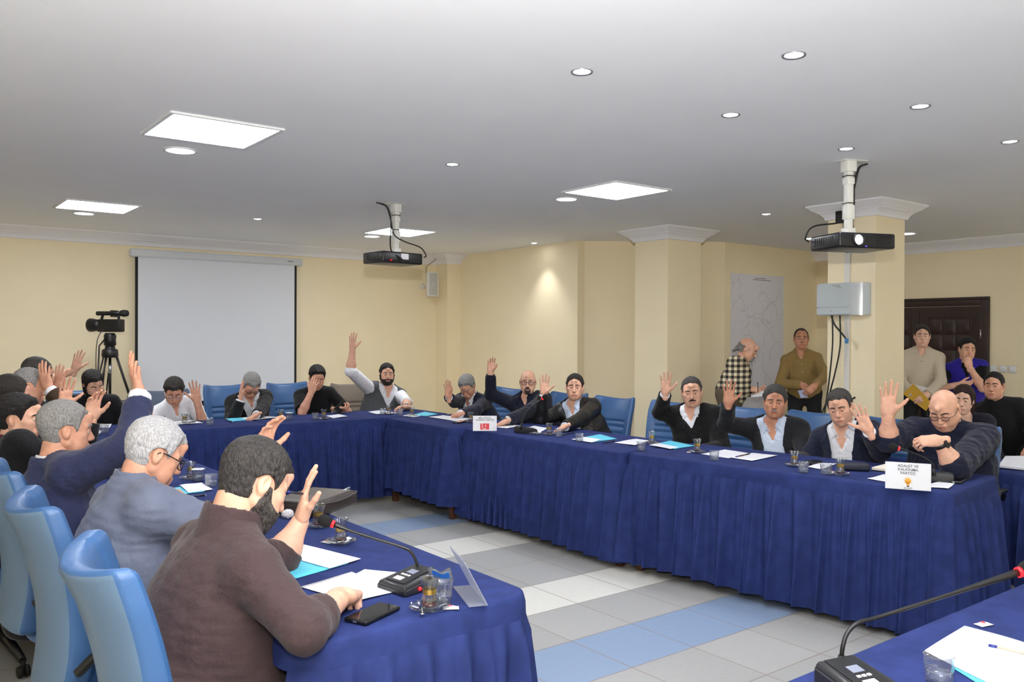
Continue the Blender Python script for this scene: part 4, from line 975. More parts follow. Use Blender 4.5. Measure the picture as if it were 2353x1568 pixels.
def ik(S, W, l1, l2, pole):
    S, W, pole = (np.array(v, float) for v in (S, W, pole)); d = W - S; L = np.linalg.norm(d); L2 = min(L, (l1 + l2) * .995); u = d / L
    if L > (l1 + l2) * .995: k = L / ((l1 + l2) * .995); l1, l2, L2 = l1 * k, l2 * k, L
    a = (l1 * l1 - l2 * l2 + L2 * L2) / (2 * L2); hh = math.sqrt(max(1e-6, l1 * l1 - a * a)); p = pole - u * (pole @ u); p /= np.linalg.norm(p) + 1e-9
    return S + u * a + p * hh
def nv(v): v = np.array(v, float); return v / (np.linalg.norm(v) + 1e-9)
FINE = 1.0
def make_person(label, H, face, torso, pelvis, arms, clothes, P, sk='b', pitch=0, roll=0, g=1.0, belly=0.0, sw=.16, h=.0075, hh=.004, hp=.003,
                stand=False, neck=(.035, .165), legs=None, tilt=0, trousers=(24, 25, 30), shoe=(20, 18, 18), group=None, knee=None, extra=None):
    """H head centre; face / torso headings in degrees; pitch down, roll to own right; arms {'R': dict, 'L': dict}."""
    H = np.array(H, float); a = math.radians(face); fw = np.array([math.cos(a), math.sin(a), 0]); pt = math.radians(pitch)
    hf = fw * math.cos(pt) + np.array([0, 0, -math.sin(pt)]); hr, hf, hu = frame(hf)
    rl = math.radians(roll); hr, hu = hr * math.cos(rl) - hu * math.sin(rl), hu * math.cos(rl) + hr * math.sin(rl)
    hR = np.array([hr, hf, hu])
    ta = math.radians(torso); tf0 = np.array([math.cos(ta), math.sin(ta), 0]); Pv = np.array(pelvis, float)
    NB = H - hu * neck[1] * .55 - hf * neck[0] - np.array([0, 0, neck[1] * .45])
    tu = nv(NB - Pv); tr_ = nv(np.cross(tf0, tu)); tf = np.cross(tu, tr_)
    if tilt: tl = math.radians(tilt); tr_ = nv(tr_ - tu * math.tan(tl))
    tl_len = np.linalg.norm(NB - Pv)
    loc = lambda v: tr_ * v[0] + tf * v[1] + np.array([0, 0, v[2]])
    A = {}
    for k, s in (('R', 1), ('L', -1)):
        d = arms[k]; S = NB + tr_ * s * sw - tu * .058 + tf * .005; W = np.array(d['w'], float)
        if W[2] > S[2] + .03: S = S + np.array([0, 0, .03]) + nv(W - S) * .025
        l1, l2 = d.get('l', (.285, .255)); E = np.array(d['e'], float) if 'e' in d else ik(S, W, l1, l2, loc(d.get('pole', (s * .6, -.2, -1))))
        A[k] = (S, E, W, d)
    def torso_f(f, o):
        f.ell(NB - tu * .19 + tf * .005, (.163 * g + o, .112 * g + o, .205), .04, R=[tr_, tf, tu])
        f.ell(NB - tu * .19 * 0 - tu * .075, (.165 * max(1, g * .95) + o, .075 + o, .075), .05, R=[tr_, tf, tu])
        f.ell(Pv + tu * tl_len * .33 + tf * (.025 + .03 * belly), (.152 * g + .02 * belly + o, .118 * g + .045 * belly + o, .19), .05, R=[tr_, tf, tu])
        f.ell(Pv + tu * .03, (.168 * g + o, .125 * g + .02 * belly + o, .13), .05, R=[tr_, tf, tu])
        for k in 'RL':
            S = A[k][0]; f.cone(NB + tu * .035, S + tu * .012, .038 + o * .8, .048 + o, .045)
    def bounds(m=.16):
        Q = [NB + tu * .1, Pv - tu * .12]
        for k in 'RL': Q += list(A[k][:3])
        Q = np.array(Q); return Q.min(0) - m, Q.max(0) + m
    lo, hi = bounds()
    # body
    f = Field(lo, hi, h); torso_f(f, -.014)
    nk = P.get('neck', 1)
    f.cone(NB - tu * .03, H - hu * .06 - hf * .018, .058 * nk, .053 * nk, .03)
    for k in 'RL':
        S, E, W, d = A[k]; th = d.get('th', 1.0)
        f.cone(S, E, .044 * th, .038 * th, .02); m = E + (W - E) * .28; f.cone(E, m, .0375 * th, .041 * th, .02); fd = nv(loc(d['f'])) if 'f' in d else nv(W - E); pn = loc(d.get('p', (0, 1, 0))); f.cone(m, E + (W - E) * .9, .041 * th, .0265 * (1 + (th - 1) * .5), .02); f.cone(E + (W - E) * .85, W, .0265 * (1 + (th - 1) * .5), .0255, .02, flat=nv(pn), fs=.78)
    parts = []; V, F = f.mesh(); parts.append((V, F, 0))
    root = None
    body_mats = [skin(sk), m_lip[sk], m_eye, m_iris]
    tmp = bpy.data.objects.new('person', None); C.objects.link(tmp)
    make_head(tmp, H, hR, P, sk, hh, parts)
    for k, s in (('R', 1), ('L', -1)):
        S, E, W, d = A[k]; fd = nv(loc(d['f'])) if 'f' in d else nv(W - E); pn = loc(d.get('p', (0, 1, 0))); pn = nv(pn - fd * (pn @ fd)); x = np.cross(pn, fd)
        V, F = make_hand(d.get('pose', 'open'), k == 'L', hp, d.get('hs', .89)); V = V @ np.array([x, pn, fd]) + W; parts.append((V, F, 0))
    V, F, Sx = joinm(parts)
    body = npmesh('person', V, F, body_mats, None, Sx)
    for c in list(tmp.children): c.parent = body
    bpy.data.objects.remove(tmp); body.name = 'person'
    tag(body, label, 'person', group)
    # garments
    for ci, c in enumerate(clothes):
        o = c.get('o', .006); f = Field(lo - .03, hi + .03, c.get('h', h)); torso_f(f, o)
        nd = nv(H - hu * .07 - hf * .02 - NB); f.cone(NB - tu * .07, NB + nd * .012, .085 + o, .062 * nk + o * .6, .03)
        nr = c.get('neckr', .0)
        x, y, z = f.pts((slice(None),) * 3)
        px, py, pz = x - NB[0], y - NB[1], z - NB[2]
        ca = px * tr_[0] + py * tr_[1] + pz * tr_[2]; cb = px * tf[0] + py * tf[1] + pz * tf[2]; cc = px * tu[0] + py * tu[1] + pz * tu[2]
        wr = c.get('wr', .0018)
        V_ = c.get('v')
        if V_:
            dep, top, op = V_['d'], V_.get('w', .075), V_.get('open', .0)
            wv = .004 + top * np.clip((cc + dep) / dep, 0, 1.25) ** V_.get('pw', 1.0)
            wv = np.maximum(wv, op * np.clip((-cc) / .12, .55, 1.0)) if op else wv - .03 * np.clip((-dep - cc) / .02, 0, 1)
            if V_.get('lapel'):
                lw = V_['lapel'] * np.clip((-cc + .01) / .05, 0, 1) * np.clip((cc + dep + .02) / .12, 0, 1); band = np.maximum(np.maximum(np.abs(ca) - wv - lw, -cb), np.abs(cc + dep * .5) - dep * .55)
                f.d = np.minimum(f.d, np.maximum(f.d - .007, band)).astype(np.float32)
            f.d = np.maximum(f.d, np.minimum(wv - np.abs(ca), cb + .0)).astype(np.float32)
        if c.get('hem') is not None: f.d = np.maximum(f.d, -(cc + c['hem'])).astype(np.float32)     # cut off below
        col = c.get('collar')
        if col in ('shirt', 'polo', 'band', 'high', 'jacket'):
            hgt, rr = {'shirt': (.062, .066), 'polo': (.058, .067), 'band': (.045, .064), 'high': (.085, .07), 'jacket': (.055, .077)}[col]; rr *= max(1, nk * .98)
            g2 = Field(NB - .14, NB + .16, min(h, .006)); g2.cone(NB - tu * .035, NB + nd * hgt, rr + .012, rr, .01, cut=True)
            if col in ('shirt', 'polo'):
                for s in (-1, 1):
                    b0 = NB + tr_ * s * .042 + tf * .045 + nd * .036; b1 = NB + tr_ * s * .030 + tf * .072 + nd * .018; tip = NB + tr_ * s * .056 + tf * .082 - tu * .022
                    g2.cone(b1, tip, .016, .009, .01, flat=tf, fs=.5); g2.cone(b0, NB + tr_ * s * .066 + tf * .06 - tu * .015, .016, .012, .01, flat=tf, fs=.5)
            X, Y, Z = g2.pts((slice(None),) * 3); qa = (X - NB[0]) * tr_[0] + (Y - NB[1]) * tr_[1] + (Z - NB[2]) * tr_[2]; qb = (X - NB[0]) * tf[0] + (Y - NB[1]) * tf[1] + (Z - NB[2]) * tf[2]; qc = (X - NB[0]) * tu[0] + (Y - NB[1]) * tu[1] + (Z - NB[2]) * tu[2]
            nw = {'shirt': .5, 'polo': .5, 'band': .25, 'high': .3, 'jacket': 1.4}[col]; g2.d = np.maximum(g2.d, np.minimum((.04 if col == 'jacket' else .004) + nw * np.clip(qc + .045, 0, .2) - np.abs(qa), qb - .0)).astype(np.float32)
            g2.cone(NB, NB + nd * .2, rr - .007, rr - .007, .004, 's')
            v2, f2 = g2.mesh()
        # open the neck
        f.cone(NB + nd * (.022 + c.get('nlow', 0)), NB + nd * .25, .062 * nk + nr, .06 * nk + nr, .004, 's', cut0=True)
        if c.get('cut_neck'): f.d = np.maximum(f.d, np.minimum(cc + c['cut_neck'] - 0 * ca, np.minimum(.075 - np.abs(ca), cb))).astype(np.float32)
        for k in 'RL':
            S, E, W, d = A[k]; sl = c.get('sleeve', 1.0); sl = sl[k] if isinstance(sl, dict) else sl; th = d.get('th', 1.0); ol = c.get('ol', o + .004)
            if sl <= 0: continue
            r0 = .05 * th + ol; r1 = .041 * th + ol
            if sl < 1: f.cone(S, S + (E - S) * sl, r0, r0 + (r1 - r0) * sl + .004, .025, cut=True)
            else:
                f.cone(S, E, r0, r1, .03); t = sl - 1
                re = (.041 + (.028 - .041) * t) * th + ol + .002
                f.cone(E, E + (W - E) * t, r1, re, .02, cut=True)
                if c.get('cuff'): f.cone(E + (W - E) * (t - .14), E + (W - E) * t, re + .004, re + .005, .002, cut=True, cut0=True)
        wrinkle(f, wr * .7, c.get('ws', 30), ci * 7 + 1 + int(abs(H[1]) * 10)); wrinkle(f, wr * .35, 70, 5 + ci)
        V, F = f.mesh(); mats = [c['mat']]
        ob = npmesh(c['name'], V, F, mats, body)
        if c.get('label'): ob['label'] = c['label']
        if col in ('shirt', 'polo', 'band', 'high', 'jacket') and len(f2): npmesh('collar', v2, f2, c.get('cmat', c['mat']), ob)
        if c.get('stripe'):
            g3 = Field(NB - .14, NB + .16, .004); g3.cone(NB + nd * .02, NB + nd * .03, .079, .078, .004, cut=True, cut0=True); v3, f3 = g3.mesh(); npmesh('collar_stripe', v3, f3, c['stripe'], ob)
        if c.get('buttons'):
            for kk in range(c['buttons']):
                q = NB - tu * (.075 + .085 * kk) + tf * .25; 
                bm = bm_new(); best = None
                for r_ in np.linspace(.25, .02, 60):
                    pp = NB - tu * (.075 + .085 * kk) + tf * r_; ii = np.clip(((pp - f.lo) / f.h).astype(int), 0, f.n - 1)
                    if f.d[tuple(ii)] < 0: best = pp; break
                if best is None: bm.free(); continue
                M = Matrix(((tr_[0], tu[0], tf[0], best[0]), (tr_[1], tu[1], tf[1], best[1]), (tr_[2], tu[2], tf[2], best[2]), (0, 0, 0, 1)))
                lathe(bm, [(0, -.003), (.0055, -.003), (.0055, .006), (0, .0065)], 10, M=M); obj('button', bm, c['bmat'], ob)
    # legs
    fl = Field(Pv - np.array([.75, .75, Pv[2]]), Pv + np.array([.75, .75, .2]), .012); sh = []
    for s in (-1, 1):
        hip = Pv + tr_ * s * .088 - np.array([0, 0, .01])
        if stand: kn = np.array([hip[0], hip[1], .5]) + tf0 * .015 + tr_ * s * .02; an = np.array([kn[0], kn[1], .09]) + tr_ * s * .01 - tf0 * .03
        else:
            kf, kz, af = knee or (.40, .0, .0); kn = hip + tf0 * kf + tr_ * s * .05 + np.array([0, 0, kz]); an = np.array([kn[0], kn[1], .10]) + tf0 * af
        fl.cone(hip, kn, .085 * min(1.15, g), .062, .03); fl.cone(kn, an, .06, .05, .02, cut=True); sh.append(an)
    fl.ell(Pv, (.172 * g, .13 * g, .12), .05, R=[tr_, tf, tu])
    V, F = fl.mesh(); npmesh('trousers', V, F, mat('trousers_%d_%d_%d' % trousers, trousers, .85, bump=.15, bscale=60), body)
    for an in sh:
        g4 = Field(an - .26, an + .26, .012); g4.cone(an + np.array([0, 0, -.0]), an + np.array([0, 0, -.05]), .043, .042, .02); g4.cone(an + np.array([0, 0, -.055]) - tf0 * .03, an + np.array([0, 0, -.062]) + tf0 * .16, .042, .036, .02)
        x, y, z = g4.pts((slice(None),) * 3); g4.d = np.maximum(g4.d, .002 - (z + 0 * x + 0 * y)).astype(np.float32); V, F = g4.mesh(); npmesh('shoe', V, F, mat('shoe_leather', shoe, .35), body)
    if extra: extra(body, dict(A=A, NB=NB, H=H, hR=hR, tr=tr_, tf=tf, tu=tu, loc=loc))
    return body
def watch(body, W, E, col=(20, 20, 22), square=False, pn=None, sc=1.0):
    """A wristwatch round the forearm just behind the wrist W."""
    W, E = np.array(W), np.array(E); u = nv(W - E); c = W - u * .03; pn = nv(pn) if pn is not None else nv(np.cross(u, [0, 0, 1])); pn = nv(pn - u * (pn @ u)); x = np.cross(pn, u)
    M = Matrix(((x[0], pn[0], u[0], c[0]), (x[1], pn[1], u[1], c[1]), (x[2], pn[2], u[2], c[2]), (0, 0, 0, 1)))
    bm = bm_new(); lathe(bm, [(.0305 * sc, -.01), (.034 * sc, -.01), (.034 * sc, .01), (.0305 * sc, .01)], 24, M=M); s = obj('watch_strap', bm, mat('watch_%d' % col[0], col, .35, .8 if col[0] > 100 else 0), body)
    bm = bm_new()
    if square: box(bm, (-.018, .03, -.021), (.018, .043, .021), .005, M=M)
    else: lathe(bm, [(0, 0), (.019, 0), (.019, .009), (.016, .011), (0, .011)], 24, M=M @ Matrix.Translation((0, .03, 0)) @ Matrix.Rotation(-PI / 2, 4, 'X'))
    obj('watch_face', bm, mat('watch_dial_%d' % col[0], (28, 28, 32) if col[0] < 100 else (205, 205, 205), .2), body)
# ------------------------------------------------------------------ the people
def cloth(name, rgb, rough=.85, bump=.25, bscale=55, noise=.06, sheen=.1, **k): return mat(name, rgb, rough, bump=bump, bscale=bscale, noise=noise, nscale=300, sheen=sheen, spec=.25, **k)
c_white = cloth('white_shirt', (232, 234, 240)); c_paleblue = cloth('pale_blue_shirt', (205, 218, 238)); c_black = cloth('black_cloth', (17, 17, 20)); c_navy = cloth('navy_suit', (27, 32, 52)); c_navy2 = cloth('navy_knit', (20, 25, 46))
c_navyl = cloth('navy_jacket', (44, 50, 82)); c_leather = mat('black_leather', (22, 21, 21), .42, bump=.4, bscale=35, spec=.5); c_grey = cloth('grey_knit', (82, 84, 88), bscale=200); c_brown = cloth('brown_polo', (64, 49, 50), noise=.05)
c_greyblue = cloth('greyblue_jacket', (100, 107, 127), .7, bump=.35, bscale=22); c_olive = cloth('olive_shirt', (142, 118, 70)); c_beige = cloth('beige_shirt', (202, 190, 168)); c_blue = cloth('blue_polo', (44, 36, 150)); c_maroon = cloth('maroon_shirt', (78, 20, 30)); c_brownj = cloth('brown_jacket', (66, 50, 38))
c_charcoal = cloth('charcoal_suit', (30, 31, 36)); m_btn = mat('button_white', (225, 222, 215), .4)
def plaid():
    m = bpy.data.materials.new('plaid_cloth'); m.use_nodes = True; nt = m.node_tree; b = nt.nodes['Principled BSDF']; L = nt.links.new; b.inputs['Roughness'].default_value = .9
    tc = nt.nodes.new('ShaderNodeTexCoord'); mp = nt.nodes.new('ShaderNodeMapping'); mp.inputs['Rotation'].default_value = (0, 0, math.radians(55)); L(tc.outputs['Object'], mp.inputs[0]); sx = nt.nodes.new('ShaderNodeSeparateXYZ'); L(mp.outputs[0], sx.inputs[0])
    def band(o, per):
        a = nt.nodes.new('ShaderNodeMath'); a.operation = 'DIVIDE'; L(o, a.inputs[0]); a.inputs[1].default_value = per
        f = nt.nodes.new('ShaderNodeMath'); f.operation = 'FRACT'; L(a.outputs[0], f.inputs[0]); g = nt.nodes.new('ShaderNodeMath'); g.operation = 'LESS_THAN'; L(f.outputs[0], g.inputs[0]); g.inputs[1].default_value = .5; return g.outputs[0]
    s = nt.nodes.new('ShaderNodeMath'); s.operation = 'ADD'; L(band(sx.outputs['X'], .055), s.inputs[0]); L(band(sx.outputs['Z'], .055), s.inputs[1])
    h = nt.nodes.new('ShaderNodeMath'); h.operation = 'MULTIPLY'; L(s.outputs[0], h.inputs[0]); h.inputs[1].default_value = .5
    r = nt.nodes.new('ShaderNodeValToRGB'); r.color_ramp.interpolation = 'CONSTANT'; e = r.color_ramp.elements; e[0].color = lin(226, 216, 186); e[1].position = .75; e[1].color = lin(28, 28, 34); k = e.new(.25); k.color = lin(132, 122, 104)
    L(h.outputs[0], r.inputs['Fac']); L(r.outputs['Color'], b.inputs['Base Color']); return m
def suit(m, lab, d=.30, w=.07, open=0, lapel=.05, sleeve=1.93, collar='jacket', o=.024, **k):
    return dict(dict(name='jacket', mat=m, o=o, ol=.018, sleeve=sleeve, v=dict(d=d, w=w, open=open, lapel=lapel), collar=collar, neckr=.012, wr=.0022, label=lab), **k)
def shirt(m, sleeve=1.97, collar='shirt', **k): return dict(dict(name='shirt', mat=m, o=.008, ol=.007, sleeve=sleeve, collar=collar, v=dict(d=.06, w=.035, pw=1.2) if collar == 'shirt' else None), **k)
UP = (0, .12, 1)
SHORT = dict(front=.07, side=.0, back=-.072)
GR = {'L': 'people along the left tables', 'B': 'people along the back table', 'R': 'people along the right tables', 'S': 'people standing or sitting behind the right tables'}

# left tables, seen from behind and the side
def _pen(body, q):
    W = q['A']['L'][2]; tr_, tf = q['tr'], q['tf']
b = make_person('person in brown polo shirt, elbows on table, writing, near left foreground', (0.852, 2.270, 1.104), 4, 3, (.66, 2.25, .56),
    dict(R=dict(w=(1.016, 2.075, 0.810), e=(0.834, 1.892, 0.810), f=(-.75, .75, -.03), p=(-.1, .2, -1), pose='fist', th=1.15, hs=1.06), L=dict(w=(1.142, 2.620, 0.904), e=(1.06, 2.60, .79), f=(.05, .12, 1), p=(.42, .9, .1), pose='close', th=1.2, hs=.98)),
    [dict(name='polo_shirt', mat=c_brown, o=.014, ol=.009, sleeve={'R': 1.42, 'L': 1.25}, collar='high', wr=.0022, ws=26, cuff=True)],
    dict(s=.95, w=1.06, jaw=1.2, cheek=1.2, neck=1.18, double=1, hair=dict(SHORT, col='saltdark', thick=.011, top=.02, back=-.085, front=.062), beard=dict(col='beardsalt', thick=.0045), look=(0, -.6)),
    sk='a', pitch=30, roll=-4, g=1.28, belly=1.0, sw=.185, h=.006, hh=.0032, hp=.0026, group=GR['L'], trousers=(150, 140, 126))
b = make_person('white-haired person with dark glasses in grey-blue jacket at the left table', (0.790, 3.038, 1.105), 2, 2, (.65, 3.04, .56),
    dict(R=dict(w=(1.130, 2.926, 1.085), e=(1.02, 2.84, .83), f=(.05, .15, 1), p=(.9, .35, 0), pose='soft', th=1.15), L=dict(w=(1.12, 3.25, .81), pole=(-.6, 0, -1), f=(.3, 1, -.1), p=(.3, .1, -1), pose='rest', th=1.15)),
    [dict(name='jacket', mat=c_greyblue, o=.024, ol=.022, sleeve=1.9, collar='high', stripe=mat('collar_stripe', (225, 215, 210), .8), wr=.003, ws=22, label='grey-blue zip jacket with striped collar')],
    dict(w=1.02, hair=dict(SHORT, col='white', thick=.015, top=.024, front=.066, back=-.07), glasses=dict(col='black', r=.0022, hh=.019), brow='grey', jaw=1.05, cheek=1.1, double=.8, neck=1.1), sk='b', pitch=26, g=1.18, belly=.6, sw=.172, h=.007, hh=.0034, hp=.0028, group=GR['L'])
b = make_person('grey-haired person in navy suit raising a high right arm, left table', (0.640, 3.759, 1.131), 2, 6, (.60, 3.72, .56),
    dict(R=dict(w=(0.870, 3.550, 1.279), pole=(1, .1, -.35), f=(-.02, -.34, 1), p=(.12, 1, .1), pose='close', th=1.15), L=dict(w=(1.05, 3.95, .81), pole=(-.4, 0, -1), f=(.3, 1, -.1), p=(.2, .1, -1), pose='rest')),
    [shirt(c_white, 1.97), suit(c_navyl, 'navy suit jacket', sleeve={'R': 1.80, 'L': 1.9}, buttons=0)],
    dict(hair=dict(SHORT, col='grey', thick=.011, top=.018, front=.07), brow='grey', jaw=1.1, cheek=1.15, double=.6, neck=1.1, w=1.03), sk='b', pitch=6, g=1.12, belly=.3, sw=.172, h=.007, hh=.0036, group=GR['L'])
make_person('dark-haired young person in black jacket, leftmost face in profile', (0.600, 4.733, 1.101), -22, 0, (.52, 4.6, .555),
    dict(R=dict(w=(0.899, 4.600, 1.095), pole=(.0, .3, -1.2), f=(.05, .1, 1), p=(1, .25, 0), pose='soft'), L=dict(w=(1.0, 4.8, .81), pole=(-.5, 0, -1), f=(.2, 1, -.1), p=(.2, .1, -1), pose='rest')),
    [dict(name='shirt', mat=c_maroon, o=.006, sleeve=0, collar='high', cmat=c_maroon), suit(c_black, 'black jacket', d=.2, w=.05, collar=None)],
    dict(hair=dict(SHORT, col='black', thick=.015, top=.026, front=.07, quiff=.006), jaw=1.0), sk='a', pitch=4, g=1.05, hh=.0038, group=GR['L'])
make_person('person with dark hair half hidden behind the black jacket, hand raised', (0.650, 5.428, 1.169), 20, 0, (.55, 5.35, .555),
    dict(R=dict(w=(0.887, 5.250, 1.110), pole=(.3, .2, -1), f=(.05, .1, 1), p=(1, .25, 0), pose='open'), L=dict(w=(1.0, 5.5, .81), pole=(-.5, 0, -1), f=(.2, 1, -.1), p=(.2, .1, -1), pose='rest')),
    [shirt(c_white), suit(c_charcoal, 'dark jacket')], dict(hair=dict(SHORT, col='dark', thick=.013, top=.018)), sk='b', pitch=12, hh=.0045, hp=.0034, h=.009, group=GR['L'])
make_person('balding grey person in brown jacket raising a hand by the wall, far left', (0.810, 5.914, 1.194), -8, 0, (.58, 6.0, .555),
    dict(R=dict(w=(0.892, 5.800, 1.186), pole=(.5, .3, -1), f=(-.05, -.25, 1), p=(-.6, .7, 0), pose='close'), L=dict(w=(1.05, 6.15, .81), pole=(-.5, 0, -1), f=(.2, 1, -.1), p=(.2, .1, -1), pose='rest')),
    [shirt(c_white), suit(c_brownj, 'brown jacket', sleeve=1.85)], dict(hair=dict(SHORT, col='grey', thick=.008, front=.09, temple=.06), brow='grey'), sk='b', pitch=14, hh=.0045, hp=.0034, h=.009, group=GR['L'])
make_person('grey-haired person farthest back in the left row, only the hair showing', (0.940, 6.559, 1.235), 10, 0, (.66, 6.68, .555),
    dict(R=dict(w=(1.082, 6.600, 1.136), pole=(.5, .3, -1), f=(-.05, .1, 1), p=(-.6, .7, 0), pose='open'), L=dict(w=(1.1, 6.8, .81), pole=(-.5, 0, -1), f=(.2, 1, -.1), p=(.2, .1, -1), pose='rest')),
    [shirt(c_white), suit(c_charcoal, 'dark jacket')], dict(hair=dict(SHORT, col='salt', thick=.014, top=.02)), sk='b', pitch=20, hh=.0045, hp=.0034, h=.009, group=GR['L'])

# back table, facing the camera
make_person('bearded person in black shirt looking down, raising a hand beside the tripod', (1.522, 7.720, 1.096), 284, 268, (1.60, 8.05, .555),
    dict(R=dict(w=(1.390, 7.750, 1.221), pole=(1, -.1, -.4), f=(-.25, .0, 1), p=(-.1, 1, 0), pose='open'), L=dict(w=(1.92, 7.5, .80), pole=(-.6, 0, -1), f=(.5, .8, -.1), p=(.2, .1, -1), pose='rest')),
    [dict(name='shirt', mat=c_black, o=.014, ol=.016, sleeve={'R': .8, 'L': .9}, collar='polo')],
    dict(hair=dict(SHORT, col='black', thick=.014, top=.024, front=.062), beard=dict(col='black', thick=.007), jaw=1.12, cheek=1.15, neck=1.12, closed=True), sk='a', pitch=24, roll=10, g=1.18, belly=.6, group=GR['B'])
def _b1(body, q): pass
make_person('person in white shirt and silver glasses writing, left hand raised', (2.180, 7.740, 1.016), 256, 268, (2.28, 8.08, .555),
    dict(L=dict(w=(2.318, 7.550, 0.937), pole=(-.3, .1, -1), f=(.12, -.05, 1), p=(.25, 1, 0), pose='open', hs=.95), R=dict(w=(1.917, 7.480, 0.794), pole=(.8, -.1, -.6), f=(-1, .45, -.2), p=(-.3, .2, -1), pose='pinch')),
    [dict(name='shirt', mat=c_white, o=.014, ol=.018, sleeve={'L': 1.22, 'R': 1.55}, collar='band', v=dict(d=.05, w=.02), buttons=2, bmat=m_btn)],
    dict(hair=dict(SHORT, col='dark', thick=.013, top=.026, front=.06), glasses=dict(col='silver', r=.0018, hh=.013), closed=True, cheek=1.2, jaw=1.15, neck=1.15, double=.8, w=1.05), sk='b', pitch=34, g=1.2, belly=.5, group=GR['B'])
make_person('grey-haired person in black suit resting the face on a hand', (2.875, 7.740, 1.044), 262, 268, (2.98, 8.06, .555),
    dict(R=dict(w=(2.733, 7.620, 0.927), pole=(.5, .2, -1), f=(-.05, -.1, 1), p=(-1, .25, 0), pose='close'), L=dict(w=(2.768, 7.334, 0.800), pole=(-.8, 0, -.5), f=(1, .25, -.05), p=(.2, .1, -1), pose='rest')),
    [shirt(c_white), suit(cloth('black_suit', (24, 24, 26)), 'black suit jacket', d=.34, w=.09, open=.04)],
    dict(hair=dict(SHORT, col='grey', thick=.015, top=.024, front=.055), glasses=dict(col='black', r=.002, hh=.015), closed=True, brow='grey'), sk='b', pitch=42, roll=-4, group=GR['B'])
make_person('person in black t-shirt hiding the face with a hand, phone in other hand', (3.551, 7.780, 1.098), 258, 268, (3.64, 8.08, .555),
    dict(R=dict(w=(3.397, 7.560, 0.974), e=(3.310, 7.580, 0.773), f=(-.35, .0, 1), p=(-.5, -.6, .3), pose='soft'), L=dict(w=(3.631, 7.500, 0.804), pole=(-.7, 0, -.6), f=(-.8, .7, .2), p=(-.6, -.5, .9), pose='hold')),
    [dict(name='tshirt', mat=c_black, o=.012, ol=.016, sleeve=.82, collar=None, nlow=-.01)],
    dict(hair=dict(SHORT, col='black', thick=.012, top=.026, front=.066, quiff=.006), closed=True), sk='b', pitch=22, roll=-3, g=1.05, group=GR['B'])
def _watch_l(col, sq=False):
    def f(body, q): S, E, W, d = q['A']['L']; watch(body, W, E, col, sq, pn=(-.3, -.5, .8))
    return f
make_person('bearded person in grey vest and white shirt raising the right arm highest', (4.429, 7.950, 1.105), 249, 262, (4.42, 8.16, .555),
    dict(R=dict(w=(3.938, 7.780, 1.379), e=(3.929, 7.800, 1.153), f=(0, .05, 1), p=(-.15, 1, 0), pose='open', th=1.15), L=dict(w=(4.308, 7.333, 0.800), pole=(-1, 0, -.3), f=(1, .1, .0), p=(.1, .3, -1), pose='rest', th=1.15)),
    [dict(name='shirt', mat=c_white, o=.008, ol=.012, sleeve={'R': 1.02, 'L': 1.15}, collar='shirt', v=dict(d=.06, w=.04)), dict(name='vest', mat=c_grey, o=.022, sleeve=0, v=dict(d=.13, w=.085), neckr=.02, label='grey knitted vest')],
    dict(hair=dict(SHORT, col='black', thick=.013, top=.018, front=.064), beard=dict(col='dark', thick=.004), cheek=1.15, jaw=1.15, neck=1.15, double=.6), sk='a', pitch=2, g=1.25, belly=.8, sw=.175, group=GR['B'], extra=_watch_l((150, 150, 152)))

# right tables
make_person('grey-haired person in navy suit with head bowed, hand raised', (4.820, 7.005, 1.004), 216, 190, (5.10, 7.05, .555),
    dict(R=dict(w=(4.450, 6.783, 0.927), pole=(.2, .2, -1), f=(.05, .05, 1), p=(-.4, 1, 0), pose='close'), L=dict(w=(4.320, 6.402, 0.800), pole=(-.8, -.1, -.6), f=(1, .3, 0), p=(.1, .1, -1), pose='fist')),
    [shirt(c_white, 1.98), suit(c_navy, 'navy suit jacket', d=.3, w=.08)], dict(hair=dict(SHORT, col='grey', thick=.014, top=.026, front=.068), brow='grey', closed=True), sk='b', pitch=38, roll=6, g=1.08, group=GR['R'])
make_person('bald bearded person in black glasses and dark blue jacket, arm raised', (4.950, 6.193, 1.085), 229, 200, (5.10, 6.12, .555),
    dict(R=dict(w=(4.750, 6.516, 1.172), e=(4.800, 6.576, 0.950), f=(-.15, .05, 1), p=(-.6, 1, 0), pose='soft'), L=dict(w=(4.232, 5.600, 0.800), pole=(-.9, 0, -.4), f=(1, .3, 0), p=(.2, .1, -1), pose='rest')),
    [dict(name='shirt', mat=c_navy2, o=.008, sleeve=1.9, collar='polo', v=dict(d=.035, w=.03)), suit(cloth('darkblue_jacket', (20, 24, 40)), 'dark blue jacket', d=.33, w=.10, open=.05, sleeve=1.82)],
    dict(hair=None, brow='black', goatee='salt', glasses=dict(col='black', r=.0026, hh=.017), jaw=1.05, w=1.02), sk='a', pitch=2, g=1.12, group=GR['R'], extra=_watch_l((160, 160, 165)))
make_person('person in black leather jacket and pale blue shirt raising a hand', (4.920, 5.499, 1.072), 224, 195, (5.10, 5.45, .555),
    dict(R=dict(w=(4.600, 5.535, 1.025), pole=(.4, .1, -1), f=(-.08, .05, 1), p=(-.5, 1, 0), pose='open'), L=dict(w=(4.368, 5.008, 0.800), pole=(-.9, 0, -.4), f=(1, .5, -.05), p=(.2, .1, -1), pose='rest')),
    [shirt(c_paleblue, 1.96), suit(c_leather, 'black leather jacket', d=.36, w=.08, open=.055, lapel=0, collar='jacket')],
    dict(hair=dict(SHORT, col='dark', thick=.01, top=.017, front=.074), jaw=1.1), sk='a', pitch=0, g=1.08, group=GR['R'])
